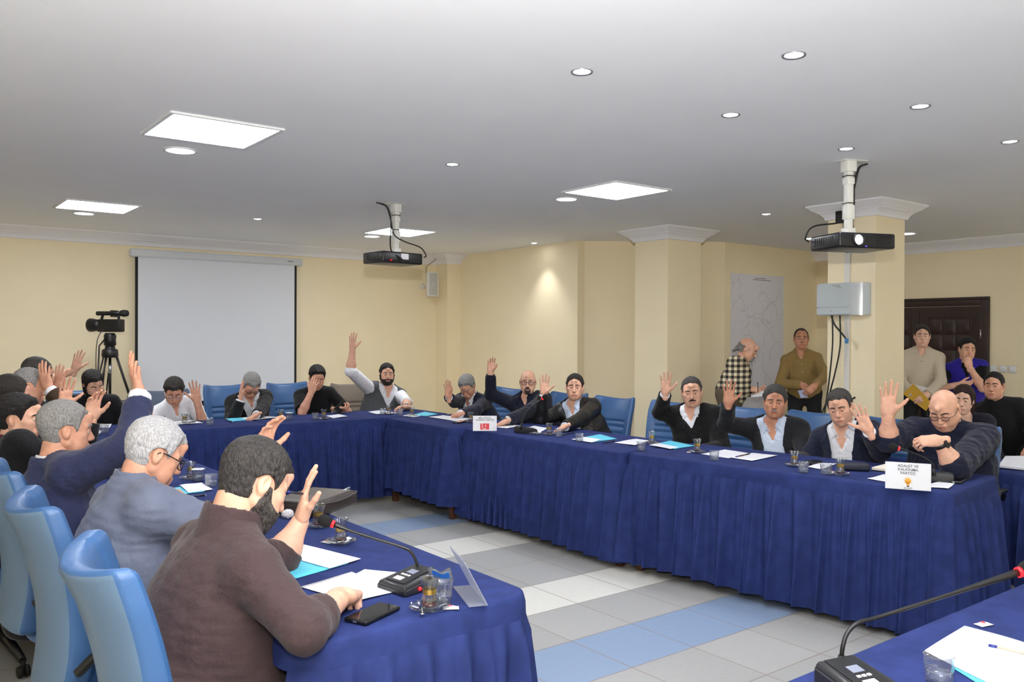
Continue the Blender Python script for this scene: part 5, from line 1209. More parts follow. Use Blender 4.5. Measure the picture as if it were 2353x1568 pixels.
make_person('moustached person in black cardigan over a vest, palm raised, beside an empty chair', (4.980, 4.239, 1.097), 219, 200, (5.12, 4.2, .555),
    dict(R=dict(w=(4.800, 4.343, 1.091), e=(4.920, 4.505, 0.925), f=(-.05, .05, 1), p=(-.5, 1, 0), pose='open'), L=dict(w=(4.72, 3.95, .70), pole=(-.6, -.2, -1), f=(.3, 1, -.2), p=(.2, .1, -1), pose='rest')),
    [shirt(c_white, 1.96, v=dict(d=.045, w=.03)), dict(name='vest', mat=c_black, o=.014, sleeve=0, v=dict(d=.09, w=.06), neckr=.02, buttons=3, bmat=m_black), suit(cloth('black_cardigan', (16, 16, 18)), 'black open cardigan', d=.5, w=.07, open=.06, lapel=0, o=.028, sleeve=1.9)],
    dict(hair=dict(SHORT, col='salt', thick=.009, top=.012, front=.078, temple=.03), moustache='black', jaw=1.1, cheek=1.1, w=1.03, brow='black'), sk='a', pitch=6, roll=6, g=1.12, group=GR['R'])
make_person('grey-haired moustached person in dark suit and pale blue shirt, palm raised', (5.060, 3.560, 1.061), 214, 195, (5.2, 3.54, .555),
    dict(R=dict(w=(4.750, 3.718, 1.052), e=(4.880, 3.841, 0.895), f=(-.05, .05, 1), p=(-.5, 1, 0), pose='open'), L=dict(w=(4.74, 3.2, .70), pole=(-.6, -.2, -1), f=(.3, 1, -.2), p=(.2, .1, -1), pose='rest')),
    [shirt(c_paleblue, 1.9, v=dict(d=.08, w=.04)), suit(c_charcoal, 'dark suit jacket', d=.42, w=.09, open=.075)], dict(hair=dict(SHORT, col='salt', thick=.013, top=.024, front=.068), moustache='grey', brow='salt', jaw=1.1), sk='c', pitch=2, roll=-2, g=1.08, group=GR['R'])
make_person('grey-haired person in navy suit and open white shirt raising the left hand', (5.020, 3.038, 1.062), 200, 190, (5.2, 3.02, .555),
    dict(L=dict(w=(4.680, 2.650, 0.967), pole=(-.6, .2, -1), f=(.42, .05, 1), p=(-.1, 1, 0), pose='open'), R=dict(w=(4.72, 3.22, .70), pole=(.6, -.2, -1), f=(-.3, 1, -.2), p=(-.2, .1, -1), pose='rest')),
    [shirt(c_white, 1.97, v=dict(d=.09, w=.045)), suit(c_navy, 'navy suit jacket', d=.42, w=.085, open=.07)], dict(hair=dict(SHORT, col='salt', thick=.011, top=.018, front=.07, temple=.03), brow='dark', jaw=1.08, look=(.2, -.3)), sk='a', pitch=14, roll=10, g=1.05, group=GR['R'])
def _r7(body, q): S, E, W, d = q['A']['L']; watch(body, W, E, (22, 22, 24), True, pn=(-.3, -.6, .7), sc=1.1)
make_person('bald person in glasses and navy jumper, hand raised, smartwatch at the chin', (5.000, 2.365, 1.097), 188, 190, (5.18, 2.39, .555),
    dict(R=dict(w=(4.720, 2.553, 1.067), e=(4.780, 2.582, 0.911), f=(-.02, .05, 1), p=(-.6, 1, 0), pose='open', th=1.3, hs=1.05), L=dict(w=(4.550, 2.183, 0.967), e=(4.620, 2.123, 0.815), f=(.9, .3, -.05), p=(.15, -.6, -.7), pose='rest', th=1.3)),
    [dict(name='jumper', mat=c_navy2, o=.02, ol=.02, sleeve={'R': 1.05, 'L': 1.35}, collar='band', wr=.004)], dict(hair=None, brow='dark', glasses=dict(col='black', r=.0018, hh=.014), jaw=1.25, cheek=1.3, neck=1.25, double=1.1, w=1.08, closed=True), sk='a', pitch=30, roll=3, g=1.36, belly=.7, sw=.19, group=GR['R'], extra=_r7)

# behind the right tables
make_person('standing person with grey ponytail in black and cream plaid shirt, writing', (7.150, 5.360, 1.391), -62, -75, (6.98, 5.45, .92),
    dict(R=dict(w=(7.150, 5.336, 0.992), pole=(.6, -.3, -1), f=(-.2, 1, .1), p=(-.6, .2, -.6), pose='pinch'), L=dict(w=(7.300, 5.361, 0.946), pole=(-.6, -.3, -1), f=(.3, 1, .1), p=(.3, .1, 1), pose='hold')),
    [dict(name='shirt', mat=plaid(), o=.013, ol=.012, sleeve=1.92, collar='shirt', v=dict(d=.08, w=.03))],
    dict(hair=dict(SHORT, col='grey', thick=.012, front=.2, bald=1, ringtop=.03, tuft=True), brow='salt', glasses=dict(col='silver', r=.0012, hh=.011), goatee='grey', closed=True), sk='a', pitch=26, g=1.05, stand=True, sw=.152, group=GR['S'], trousers=(96, 84, 66))
make_person('standing person in olive shirt with hands clasped in front, dark trousers', (7.750, 5.139, 1.499), 219, 214, (7.85, 5.16, .93),
    dict(R=dict(w=(7.550, 4.983, 1.028), pole=(1, -.1, -.4), f=(-.75, .3, -.7), p=(0, -1, -.4), pose='rest'), L=dict(w=(7.500, 4.818, 1.029), pole=(-1, -.1, -.4), f=(.75, .3, -.6), p=(0, -1, -.3), pose='rest')),
    [dict(name='shirt', mat=c_olive, o=.013, ol=.012, sleeve=1.93, collar='shirt', v=dict(d=.035, w=.025), buttons=5, bmat=m_btn, hem=.50)], dict(hair=dict(SHORT, col='black', thick=.006, front=.088, temple=.08), jaw=.95), sk='c', pitch=-2, g=.95, stand=True, sw=.143, group=GR['S'], trousers=(20, 21, 27))
make_person('standing person in beige shirt holding yellow envelopes before the door', (8.550, 4.271, 1.531), 209, 207, (8.62, 4.33, .93),
    dict(R=dict(w=(8.280, 4.201, 0.930), pole=(1, -.1, -.4), f=(-.7, .3, -.5), p=(0, -1, -.3), pose='rest'), L=dict(w=(8.280, 4.089, 0.953), pole=(-1, -.1, -.4), f=(.7, .3, -.6), p=(0, -1, -.3), pose='rest')),
    [dict(name='shirt', mat=c_beige, o=.013, ol=.012, sleeve=1.93, collar='shirt', v=dict(d=.03, w=.02), buttons=5, bmat=mat('button_tan', (150, 138, 118), .4))], dict(hair=dict(SHORT, col='dark', thick=.008, top=.018, front=.074), jaw=1.0), sk='d', g=1.05, stand=True, sw=.152, group=GR['S'], trousers=(18, 18, 22))
def _badge(body, q):
    p = q['NB'] + q['tr'] * .09 - q['tu'] * .17 + q['tf'] * .125
    M = Matrix(((q['tr'][0], q['tu'][0], q['tf'][0], p[0]), (q['tr'][1], q['tu'][1], q['tf'][1], p[1]), (q['tr'][2], q['tu'][2], q['tf'][2], p[2]), (0, 0, 0, 1)))
    bm = bm_new(); lathe(bm, [(.026, -.02), (.030, -.02), (.030, .004), (.026, .004)], 24, M=M); lathe(bm, [(.008, -.02), (.016, -.02), (.016, .004), (.008, .004)], 14, M=M @ Matrix.Translation((.004, .006, 0))); box(bm, (-.016, -.014, -.02), (.014, -.007, .004), M=M); obj('chest_emblem', bm, mat('emblem_white', (205, 208, 220), .6), body)
make_person('person in blue and black polo shirt, hand over the mouth, before the door', (8.800, 3.942, 1.401), 222, 214, (8.92, 4.02, .92),
    dict(L=dict(w=(8.620, 3.843, 1.237), pole=(-.4, .2, -1), f=(.15, -.1, 1), p=(.1, -1, .2), pose='hold'), R=dict(w=(8.580, 3.911, 1.055), pole=(1, -.1, -.5), f=(-1, .2, .1), p=(0, -1, .2), pose='rest')),
    [dict(name='polo_shirt', mat=c_blue, o=.024, sleeve=0, collar='polo', cmat=c_black, v=dict(d=.09, w=.03), hem=.36), dict(name='polo_panel', mat=c_black, o=.008, ol=.018, sleeve=.85, collar=None, label='black sleeves and lower panel')],
    dict(hair=dict(SHORT, col='black', thick=.013, top=.026, front=.064)), sk='a', pitch=4, roll=-3, g=1.05, stand=True, sw=.152, group=GR['S'], trousers=(18, 18, 22), extra=_badge)
make_person('person with dark red-brown bob hair seated behind the navy jumper', (7.000, 3.160, 1.015), 196, 190, (7.2, 3.12, .555),
    dict(R=dict(w=(6.62, 3.3, .68), pole=(.6, -.2, -1), f=(-.4, 1, -.1), p=(0, .1, -1), pose='rest'), L=dict(w=(6.62, 3.0, .68), pole=(-.6, -.2, -1), f=(.4, 1, -.1), p=(0, .1, -1), pose='rest')),
    [dict(name='cardigan', mat=cloth('dark_cardigan', (22, 20, 34)), o=.016, ol=.016, sleeve=1.9, collar='jacket', v=dict(d=.16, w=.06))], dict(w=.95, jaw=.9, neck=.88, hair=dict(col='brown', thick=.018, top=.028, front=.062, side=-.02, back=-.12, long=True)), sk='d', pitch=2, g=.92, sw=.145, group=GR['S'])
make_person('short-haired person in black jumper seated at the right edge by the switches', (7.400, 3.098, 1.120), 190, 196, (7.62, 3.02, .555),
    dict(R=dict(w=(7.15, 3.25, .66), pole=(.6, -.2, -1), f=(-.4, 1, -.1), p=(0, .1, -1), pose='rest'), L=dict(w=(7.2, 2.75, .66), pole=(-.6, -.2, -1), f=(.4, 1, -.1), p=(0, .1, -1), pose='rest')),
    [dict(name='jumper', mat=c_black, o=.018, ol=.018, sleeve=1.92, collar='band')], dict(hair=dict(SHORT, col='black', thick=.009, top=.014, front=.07), jaw=1.1, cheek=1.1), sk='b', pitch=0, roll=2, g=1.12, group=GR['S'])
# ------------------------------------------------------------------ things on the tables
TT = .7625
m_glass = clear_mat('clear_glass', (246, 248, 247), .06); m_plastic = clear_mat('clear_plastic', (250, 251, 252), .08, .05, .05); m_acryl = clear_mat('frosted_acrylic', (240, 242, 250), .10, .12, .26)
m_gold = mat('gold_band', (200, 164, 84), .3, .8); m_tea = mat('black_tea', (92, 26, 8), .1, coat=.5); m_water = clear_mat('water', (246, 249, 251), .08, .03, .05)
m_foil = mat('foil_white', (222, 226, 232), .3, .35, bump=.5, bscale=90); m_paperb = mat('folder_cyan', (92, 200, 226), .55); m_packet = mat('packet_paper', (232, 228, 230), .5, bump=.4, bscale=80)
m_bluefoil = mat('lid_blue', (72, 150, 225), .35); m_leatherb = mat('brown_bag_leather', (46, 36, 34), .4, bump=.3, bscale=140); m_micgrey = mat('microphone_housing', (40, 41, 44), .35); m_mictop = mat('microphone_panel', (26, 27, 30), .4)
m_foam = mat('foam_black', (18, 18, 19), .95, bump=.6, bscale=700); m_redring = mat('red_ring_lit', (235, 30, 35), .4, emit=(255, 30, 40), estr=1.2); m_lcd = mat('lcd_grey', (128, 134, 152), .25)
def paper_mat():
    m = bpy.data.materials.new('printed_paper'); m.use_nodes = True; nt = m.node_tree; b = nt.nodes['Principled BSDF']; L = nt.links.new; b.inputs['Roughness'].default_value = .7
    tc = nt.nodes.new('ShaderNodeTexCoord'); sx = nt.nodes.new('ShaderNodeSeparateXYZ'); L(tc.outputs['UV'], sx.inputs[0])
    def N(op, a, v=None):
        n = nt.nodes.new('ShaderNodeMath'); n.operation = op
        for i, q in enumerate((a, v)):
            if q is None: continue
            if isinstance(q, (int, float)): n.inputs[i].default_value = q
            else: L(q, n.inputs[i])
        return n.outputs[0]
    ln = N('LESS_THAN', N('FRACT', N('MULTIPLY', sx.outputs['Y'], 34.0)), .33)
    wn = nt.nodes.new('ShaderNodeTexNoise'); wn.inputs['Scale'].default_value = 1; cv = nt.nodes.new('ShaderNodeCombineXYZ'); L(N('MULTIPLY', sx.outputs['X'], 60.0), cv.inputs[0]); L(N('FLOOR', N('MULTIPLY', sx.outputs['Y'], 34.0)), cv.inputs[1]); L(cv.outputs[0], wn.inputs['Vector'])
    wd = N('GREATER_THAN', wn.outputs['Fac'], .42)
    mar = N('MULTIPLY', N('MULTIPLY', N('GREATER_THAN', sx.outputs['X'], .12), N('LESS_THAN', sx.outputs['X'], .86)), N('MULTIPLY', N('GREATER_THAN', sx.outputs['Y'], .12), N('LESS_THAN', sx.outputs['Y'], .88)))
    k = N('MULTIPLY', N('MULTIPLY', ln, wd), mar)
    mx = nt.nodes.new('ShaderNodeMix'); mx.data_type = 'RGBA'; L(N('MULTIPLY', k, .5), mx.inputs[0]); mx.inputs[6].default_value = lin(236, 237, 243); mx.inputs[7].default_value = lin(150, 152, 162); L(mx.outputs[2], b.inputs['Base Color']); return m
m_paper = paper_mat(); m_blank = mat('blank_paper', (236, 237, 243), .7)
def sheet(name, q, label, cat, group=None, m=None, lift=.0, curl=.004, th=.0008, parent=None):
    """A thin sheet spanning the four corners q (world), gently curled."""
    q = [Vector(p) for p in q]; c = sum(q, Vector()) / 4; n = 10; bm = bm_new(); uvl = bm.loops.layers.uv.new('UVMap'); random.seed(int(abs(c.x * 1000 + c.y * 77)))
    a, b_ = random.uniform(0, 6), random.uniform(.6, 1.2); G = [[], []]; UV = {}
    for k in (0, 1):
        for i in range(n + 1):
            row = []
            for j in range(n + 1):
                s, t = i / n, j / n; p = (q[0] * (1 - s) + q[1] * s) * (1 - t) + (q[3] * (1 - s) + q[2] * s) * t - c
                z = curl * (.5 + .5 * math.sin(a + s * 3.1 * b_ + t * 2.2)) ** 2 + lift + (th if k else 0); v = bm.verts.new((p.x, p.y, p.z + z)); UV[v] = (s, t); row.append(v)
            G[k].append(row)
    for i in range(n):
        for j in range(n):
            bm.faces.new((G[1][i][j], G[1][i][j + 1], G[1][i + 1][j + 1], G[1][i + 1][j])); bm.faces.new((G[0][i][j], G[0][i + 1][j], G[0][i + 1][j + 1], G[0][i][j + 1]))
    for i in range(n):
        for e in (0, n):
            bm.faces.new((G[0][i][e], G[0][i + 1][e], G[1][i + 1][e], G[1][i][e])); bm.faces.new((G[0][e][i], G[0][e][i + 1], G[1][e][i + 1], G[1][e][i]))
    bmesh.ops.recalc_face_normals(bm, faces=bm.faces[:])
    for f in bm.faces:
        f.smooth = abs(f.normal.z) > .5
        for l in f.loops: l[uvl].uv = UV[l.vert]
    o = obj(name, bm, m or m_paper, None); o.location = c; tag(o, label, cat, group); return o
PG = 'paper sheets on the tables'
def paper(q, label, lift=.001, **k): return sheet('paper_sheet', q, label, 'paper', PG, lift=lift, **k)
def folder(q, label, lift=.0): return sheet('document_folder', q, label, 'folder', 'light blue folders', m=m_paperb, lift=lift, curl=.002, th=.0015)
# tulip tea glass and its saucer
def make_tea():
    g = empty('tea_glass'); bm = bm_new()
    lathe(bm, [(0, .004), (.0195, .004), (.023, .010), (.0245, .022), (.022, .034), (.0175, .045), (.0178, .055), (.0215, .068), (.0268, .084), (.0278, .088), (.0268, .0885), (.0255, .084), (.0203, .068), (.0165, .055), (.0162, .045), (.0207, .034), (.0232, .022), (.0215, .012), (0, .009)], 28); obj('glass_body', bm, m_glass, g)
    bm = bm_new(); lathe(bm, [(.0184, .0445), (.0186, .050), (.0196, .0585)], 28); obj('gold_band', bm, m_gold, g)
    bm = bm_new(); lathe(bm, [(0, .0095), (.0208, .0125), (.0222, .0165), (0, .0165)], 24); obj('tea', bm, m_tea, g); return g
def make_saucer():
    s = empty('glass_saucer'); bm = bm_new()
    lathe(bm, [(0, .0), (.028, .0), (.032, .003), (.052, .010), (.057, .013), (.0565, .0145), (.050, .012), (.031, .0055), (.026, .0028), (0, .0028)], 36)
    for v in bm.verts:
        r = math.hypot(v.co.x, v.co.y)
        if r > .04: a = math.atan2(v.co.y, v.co.x); v.co.z += .0006 * math.cos(a * 12) * (r - .04) / .017
    obj('dish', bm, m_glass, s); bm = bm_new(); tube(bm, [(.02, -.045, .016), (.02, .02, .012), (.02, .045, .008)], .0016, 6); lathe(bm, [(0, -.001), (.007, -.0005), (.008, .001), (0, .0012)], 12, M=Matrix.Translation((.02, .05, .008))); obj('teaspoon', bm, m_chrome, s); return s
def make_cup():
    c = empty('plastic_water_cup'); bm = bm_new()
    lathe(bm, [(0, .0), (.0265, .0), (.0275, .003), (.0285, .03), (.0300, .056), (.0318, .0575), (.0318, .059), (.0293, .059), (.0278, .03), (.0268, .0045), (0, .002)], 8 * 4)
    for v in bm.verts:
        a = math.atan2(v.co.y, v.co.x); r = math.hypot(v.co.x, v.co.y); k = 1 + .09 * (abs(math.cos(2 * a)) - .5) * -1 * (r > .02); v.co.x *= k; v.co.y *= k
    obj('cup_body', bm, m_plastic, c); bm = bm_new(); lathe(bm, [(0, .005), (.026, .0055), (.0272, .02), (.0274, .028), (0, .028)], 28); obj('water', bm, m_water, c); return c
PT, PS, PC = make_tea(), make_saucer(), make_cup(); _fresh = {id(PT): 1, id(PS): 1, id(PC): 1}
def put(o, loc, rz, label, cat, group):
    c = o if _fresh.pop(id(o), 0) else copy_tree(o); c.location = loc; c.rotation_euler = (0, 0, rz); tag(c, label, cat, group); return c
_k = [0]
def tea(p, who, cup_only=False):
    _k[0] += 1; put(PS, (p[0], p[1], TT - .0015), _k[0] * 1.3, 'saucer under the tea glass ' + who, 'saucer', 'glass tea saucers'); return put(PT, (p[0], p[1], TT + .0005), _k[0], 'tulip tea glass ' + who, 'tea glass', 'tulip tea glasses')
def cup(p, who, foil=None):
    _k[0] += 1; c = put(PC, (p[0], p[1], TT - .001), _k[0] * .7, 'clear plastic water cup ' + who, 'cup', 'clear water cups')
    if foil:
        bm = bm_new(); lathe(bm, [(0, .061), (.020, .0615), (.034, .060), (.035, .058)], 24)
        for v in bm.verts: v.co.z += .002 * math.sin(v.co.x * 300) * math.cos(v.co.y * 260)
        obj('foil_lid', bm, m_foil if foil == 1 else m_bluefoil, c)
    return c
def packet(p, who, red=True):
    o = empty('sugar_packet', (p[0], p[1], TT), random.uniform(0, 3)); tag(o, 'small white sugar packet ' + who, 'sugar packet', 'sugar packets on the tables')
    bm = bm_new(); n = 6; G = [[bm.verts.new((-.022 + .044 * i / n, -.013 + .026 * j / n, .001 + .006 * math.sin(PI * i / n) * math.sin(PI * j / n))) for j in range(n + 1)] for i in range(n + 1)]; B = [[bm.verts.new((-.022 + .044 * i / n, -.013 + .026 * j / n, 0)) for j in range(n + 1)] for i in range(n + 1)]
    for i in range(n):
        for j in range(n): f = bm.faces.new((G[i][j], G[i + 1][j], G[i + 1][j + 1], G[i][j + 1])); f.smooth = True; bm.faces.new((B[i][j], B[i][j + 1], B[i + 1][j + 1], B[i + 1][j]))
    for i in range(n):
        for e in (0, n): bm.faces.new((G[i][e], G[i + 1][e], B[i + 1][e], B[i][e])); bm.faces.new((G[e][i], G[e][i + 1], B[e][i + 1], B[e][i]))
    bmesh.ops.recalc_face_normals(bm, faces=bm.faces[:]); obj('wrapper', bm, m_packet, o)
    if red: bm = bm_new(); lathe(bm, [(.0, .0078), (.006, .0074), (.0062, .006)], 12, M=Matrix.Translation((.003, 0, 0))); obj('red_mark', bm, mat('red_print', (214, 84, 88), .6), o)
def pen(a, b, label, col=(24, 26, 40), r=.0042):
    a, b = Vector(a), Vector(b); d = (b - a).normalized(); o = empty('pen'); tag(o, label, 'pen', 'pens'); bm = bm_new(); tube(bm, [a, a + (b - a) * .93], r, 10); obj('barrel', bm, mat('pen_%d_%d_%d' % col, col, .35), o)
    bm = bm_new(); tube(bm, [a + (b - a) * .92, b], [r * .9, r * .2], 8); obj('tip', bm, m_metal, o); bm = bm_new(); tube(bm, [a - d * .006, a + d * .012], r * 1.12, 10); obj('end_cap', bm, mat('pen_cap', (40, 52, 130), .35), o)
def phone(q, label, lift=0.0):
    """q: four corners on the table."""
    q = [Vector(p) for p in q]; c = sum(q, Vector()) / 4; d = ((q[1] + q[2]) / 2 - (q[0] + q[3]) / 2); rz = math.atan2(d.y, d.x)
    o = empty('mobile_phone', (c.x, c.y, TT + lift), rz); tag(o, label, 'phone', 'mobile phones'); _phone(o); return o
def _phone(o):
    bm = bm_new(); box(bm, (-.075, -.037, 0), (.075, .037, .011), .004, seg=3); obj('case', bm, m_black, o, auto=40); bm = bm_new(); box(bm, (-.071, -.033, .0105), (.071, .033, .0116), .0004); obj('screen', bm, mat('phone_screen', (6, 6, 8), .06, coat=1), o)
    bm = bm_new(); box(bm, (-.0755, -.006, .003), (-.0745, .006, .0075)); obj('port', bm, m_metal, o)
def mic(base, rz, neck, label, lit=True, sc=1.0):
    """base: point on the table; neck: world points from the socket to the head."""
    b = Vector(base); o = empty('desk_microphone', b, rz); tag(o, label, 'microphone', 'gooseneck desk microphones')
    bm = bm_new(); A = [(-.065, -.075), (.065, -.075), (.058, .07), (-.058, .07)]
    lo = [bm.verts.new((x, y, .0)) for x, y in A]; mid = [bm.verts.new((x, y, z)) for (x, y), z in zip(A, (.018, .018, .038, .038))]; up = [bm.verts.new((x * .86, y * .9, z)) for (x, y), z in zip(A, (.028, .028, .052, .052))]
    for L_ in ((lo, mid), (mid, up)):
        for i in range(4): bm.faces.new((L_[0][i], L_[0][(i + 1) % 4], L_[1][(i + 1) % 4], L_[1][i]))
    bm.faces.new(lo[::-1]); bm.faces.new(up); bmesh.ops.bevel(bm, geom=bm.edges[:], offset=.004, segments=2, affect='EDGES'); obj('base', bm, m_micgrey, o, auto=35)
    tl = math.atan2(.024, .1305); M = Matrix.Translation((0, 0, .0405)) @ Matrix.Rotation(tl, 4, 'X')
    bm = bm_new(); box(bm, (-.040, -.06, .0), (.040, .058, .003), .001, M=M); obj('panel', bm, m_mictop, o)
    bm = bm_new(); box(bm, (-.016, -.002, .003), (.016, .022, .0042), M=M); obj('display', bm, m_lcd, o)
    for i in range(3): bm = bm_new(); box(bm, (-.02 + .014 * i, -.02, .003), (-.010 + .014 * i, -.012, .005), .0008, M=M); obj('button', bm, m_white, o)
    bm = bm_new(); box(bm, (-.022, -.05, .003), (.012, -.03, .0042), .0008, M=M); obj('white_key', bm, m_white, o)
    bm = bm_new(); lathe(bm, [(0, 0), (.006, 0), (.005, .003), (0, .004)], 12, M=Matrix.Translation((.066, -.02, .014)) @ Matrix.Rotation(PI / 2, 4, 'Y')); obj('indicator', bm, m_redring if lit else m_black, o)
    inv = (Matrix.Translation(b) @ Matrix.Rotation(rz, 4, 'Z')).inverted(); P = [inv @ Vector(p) for p in neck]; pts = smooth_path(P, 8); d = (pts[-1] - pts[-3]).normalized(); e = pts[-1]; n = len(pts)
    s0 = P[0]; bm = bm_new(); tube(bm, [s0 - Vector((0, 0, .012)), s0 + (P[1] - s0) * .5], [.011, .008], 12); obj('socket', bm, m_black, o)
    bm = bm_new(); tube(bm, pts, [.0048 + (.005 * max(0, (i / n - .82) / .18)) for i in range(n)], 8); obj('gooseneck', bm, m_black, o)
    bm = bm_new(); tube(bm, [e, e + d * .008], .0112 * sc, 14); obj('red_ring', bm, m_redring, o)
    bm = bm_new(); tube(bm, [e + d * (.008 + .045 * t) for t in (0, .15, .4, .7, .9, 1)], [.011 * sc, .0155 * sc, .0185 * sc, .018 * sc, .013 * sc, .005 * sc], 16); obj('foam_head', bm, m_foam, o)

# --- left table, foreground
paper_q = [(1.193, 2.986, 0.763), (1.318, 2.539, 0.763), (1.184, 2.495, 0.763), (1.094, 2.886, 0.763)]
folder([(1.126, 2.929, 0.762), (1.264, 2.524, 0.762), (1.059, 2.465, 0.762), (0.970, 2.838, 0.762)], 'open light blue folder before the brown polo shirt person, white pages on it')
paper(paper_q, 'white pages lying on the open light blue folder in the foreground', .003)
paper([(1.032, 2.373, 0.762), (1.222, 2.415, 0.762), (1.230, 2.160, 0.762), (1.090, 2.140, 0.762)], 'printed paper under the fist of the brown polo shirt person')
paper([(1.185, 2.366, 0.763), (1.269, 2.419, 0.763), (1.332, 2.304, 0.763), (1.226, 2.197, 0.763)], 'printed paper leaning against the near desk microphone', .003)
phone([(1.018, 2.030, 0.762), (1.129, 2.073, 0.762), (1.149, 2.007, 0.762), (1.033, 1.951, 0.762)], 'black mobile phone on the blue cloth in the foreground')
cup((1.372, 4.237, 0.762), 'between the white-haired and brown polo persons')
tea((1.229, 1.965, 0.762), 'nearest the camera, by the clear acrylic stand')
c = cup((1.292, 1.999, 0.762), 'with peeled blue lid, by the acrylic stand')
bm = bm_new(); G = [[bm.verts.new((-.032 + .064 * i / 8, .012 - .055 * j / 8, .061 + .045 * (j / 8) ** 1.2 * (1 + .15 * math.sin(i)))) for j in range(9)] for i in range(9)]
for i in range(8):
    for j in range(8): f = bm.faces.new((G[i][j], G[i + 1][j], G[i + 1][j + 1], G[i][j + 1])); f.smooth = True; f.material_index = 1 if 1 < j < 6 and 0 < i < 7 else 0
bmesh.ops.solidify(bm, geom=bm.faces[:], thickness=.0005); o = obj('peeled_lid', bm, [m_foil, m_bluefoil], c); o.rotation_euler = (0, 0, 2.35 - c.rotation_euler.z + math.pi)
packet((1.284, 1.942, 0.762), 'beside the nearest saucer')
def acrylic():
    a0, a1, a2, a3 = (Vector(p) for p in ((1.396, 2.101, 0.762), (1.328, 1.919, 0.762), (1.379, 1.900, 0.762), (1.447, 2.079, 0.762)))
    o = empty('acrylic_sign_stand', a0); tag(o, 'empty clear acrylic l-shaped sign stand at the table end', 'sign stand'); up = Vector((-.050, .040, .118)); th = Vector((.0, .0, .003))
    def plate(nm, q, t):
        bm = bm_new(); A = [bm.verts.new(p - a0) for p in q]; B = [bm.verts.new(p - a0 + t) for p in q]; bm.faces.new(A[::-1]); bm.faces.new(B)
        for i in range(4): bm.faces.new((A[i], A[(i + 1) % 4], B[(i + 1) % 4], B[i]))
        bmesh.ops.recalc_face_normals(bm, faces=bm.faces[:]); obj(nm, bm, m_acryl, o)
    plate('foot_plate', [a0, a1, a2, a3], th); n = (a2 - a3).cross(up).normalized() * .003; plate('upright_plate', [a3 + th, a2 + th, a2 + up + th, a3 + up + th], n)
acrylic()
mic((1.293, 2.175, 0.762), math.radians(-80), [(1.335, 2.197, 0.795), (1.330, 2.202, 0.826), (1.318, 2.212, 0.854), (1.296, 2.229, 0.871), (1.185, 2.314, 0.914), (1.132, 2.354, 0.939)], 'black gooseneck desk microphone pointing at the brown polo shirt person')
tea((1.367, 2.789, 0.762), 'left of the near microphone neck'); packet((1.334, 2.829, 0.762), 'left of the empty tea glass by the microphone')
tea((1.411, 3.076, 0.762), 'in front of the dark leather bag')
def bag():
    p = (1.547, 3.385, 0.762); o = empty('leather_briefcase', p, math.radians(33)); tag(o, 'dark brown leather briefcase lying on the left table', 'briefcase'); o.scale = (.86, .86, .92)
    bm = bm_new(); box(bm, (-.19, -.13, 0), (.19, .13, .066), .025, seg=4); obj('body', bm, m_leatherb, o, smooth=True)
    bm = bm_new(); box(bm, (-.185, -.10, .058), (.17, .135, .074), .008, seg=3); obj('flap', bm, mat('bag_flap', (82, 76, 74), .35, bump=.2, bscale=160), o, auto=40)
    bm = bm_new(); tube(bm, smooth_path([(-.185, -.118, .06), (0, -.136, .055), (.185, -.118, .06), (.2, -.05, .06), (.197, .08, .06)], 6), .004, 6); obj('zip', bm, mat('zip_dark', (58, 50, 46), .4), o)
    bm = bm_new(); tube(bm, smooth_path([(.13, -.11, .088), (.11, -.12, .095), (.08, -.112, .09)], 5), .0035, 6); box(bm, (.07, -.125, .084), (.10, -.105, .09), .002); obj('buckle', bm, m_metal, o)
    bm = bm_new(); tube(bm, smooth_path([(-.12, .12, .07), (-.08, .19, .05), (.05, .2, .03), (.1, .13, .06)], 6), .008, 8); obj('handle', bm, m_leatherb, o)
bag()
bm = bm_new(); lathe(bm, [(0, 0), (.02, 0), (.026, .012), (.022, .028), (.008, .034), (0, .03)], 12)
for v in bm.verts: v.co.x += .004 * math.sin(v.co.z * 400 + v.co.y * 200); v.co.y += .004 * math.cos(v.co.x * 300)
o = tag(obj('paper_napkin', bm, m_packet), 'crumpled white napkin behind the tea glass by the briefcase', 'napkin'); o.location = (1.385, 3.312, 0.762)
# --- grey-blue jacket, navy suit, far left
folder([(1.204, 4.285, 0.762), (1.330, 4.328, 0.762), (1.297, 4.101, 0.762), (1.181, 4.077, 0.762)], 'light blue folder beside the white-haired person')
paper([(1.240, 4.311, 0.763), (1.355, 4.334, 0.763), (1.338, 4.107, 0.763), (1.219, 4.097, 0.763)], 'white paper beside the white-haired person', .003)
tea((1.355, 4.503, 0.762), 'beside the white-haired person'); cup((1.371, 4.441, 0.762), 'with white foil lid beside the white-haired person', 1)
pen((1.200, 3.983, 0.768), (1.265, 3.975, 0.768), 'dark pen below the papers of the white-haired person')
paper([(1.106, 5.152, 0.762), (1.197, 5.438, 0.762), (1.234, 5.368, 0.762), (1.165, 5.110, 0.762)], 'white paper beside the navy suit at the left table')
folder([(1.027, 4.861, 0.762), (1.076, 4.931, 0.762), (1.083, 4.786, 0.762), (1.025, 4.695, 0.762)], 'light blue folder edge beside the navy suit at the left table')
paper([(1.467, 7.500, 0.762), (1.563, 7.722, 0.762), (1.654, 7.658, 0.762), (1.563, 7.312, 0.762)], 'papers in front of the bearded person in black shirt'); cup((1.462, 7.010, 0.762), 'in front of the bearded person in black shirt'); paper([(1.394, 7.095, 0.762), (1.459, 7.270, 0.762), (1.471, 7.112, 0.762), (1.400, 6.914, 0.762)], 'small white paper at the corner of the left row')
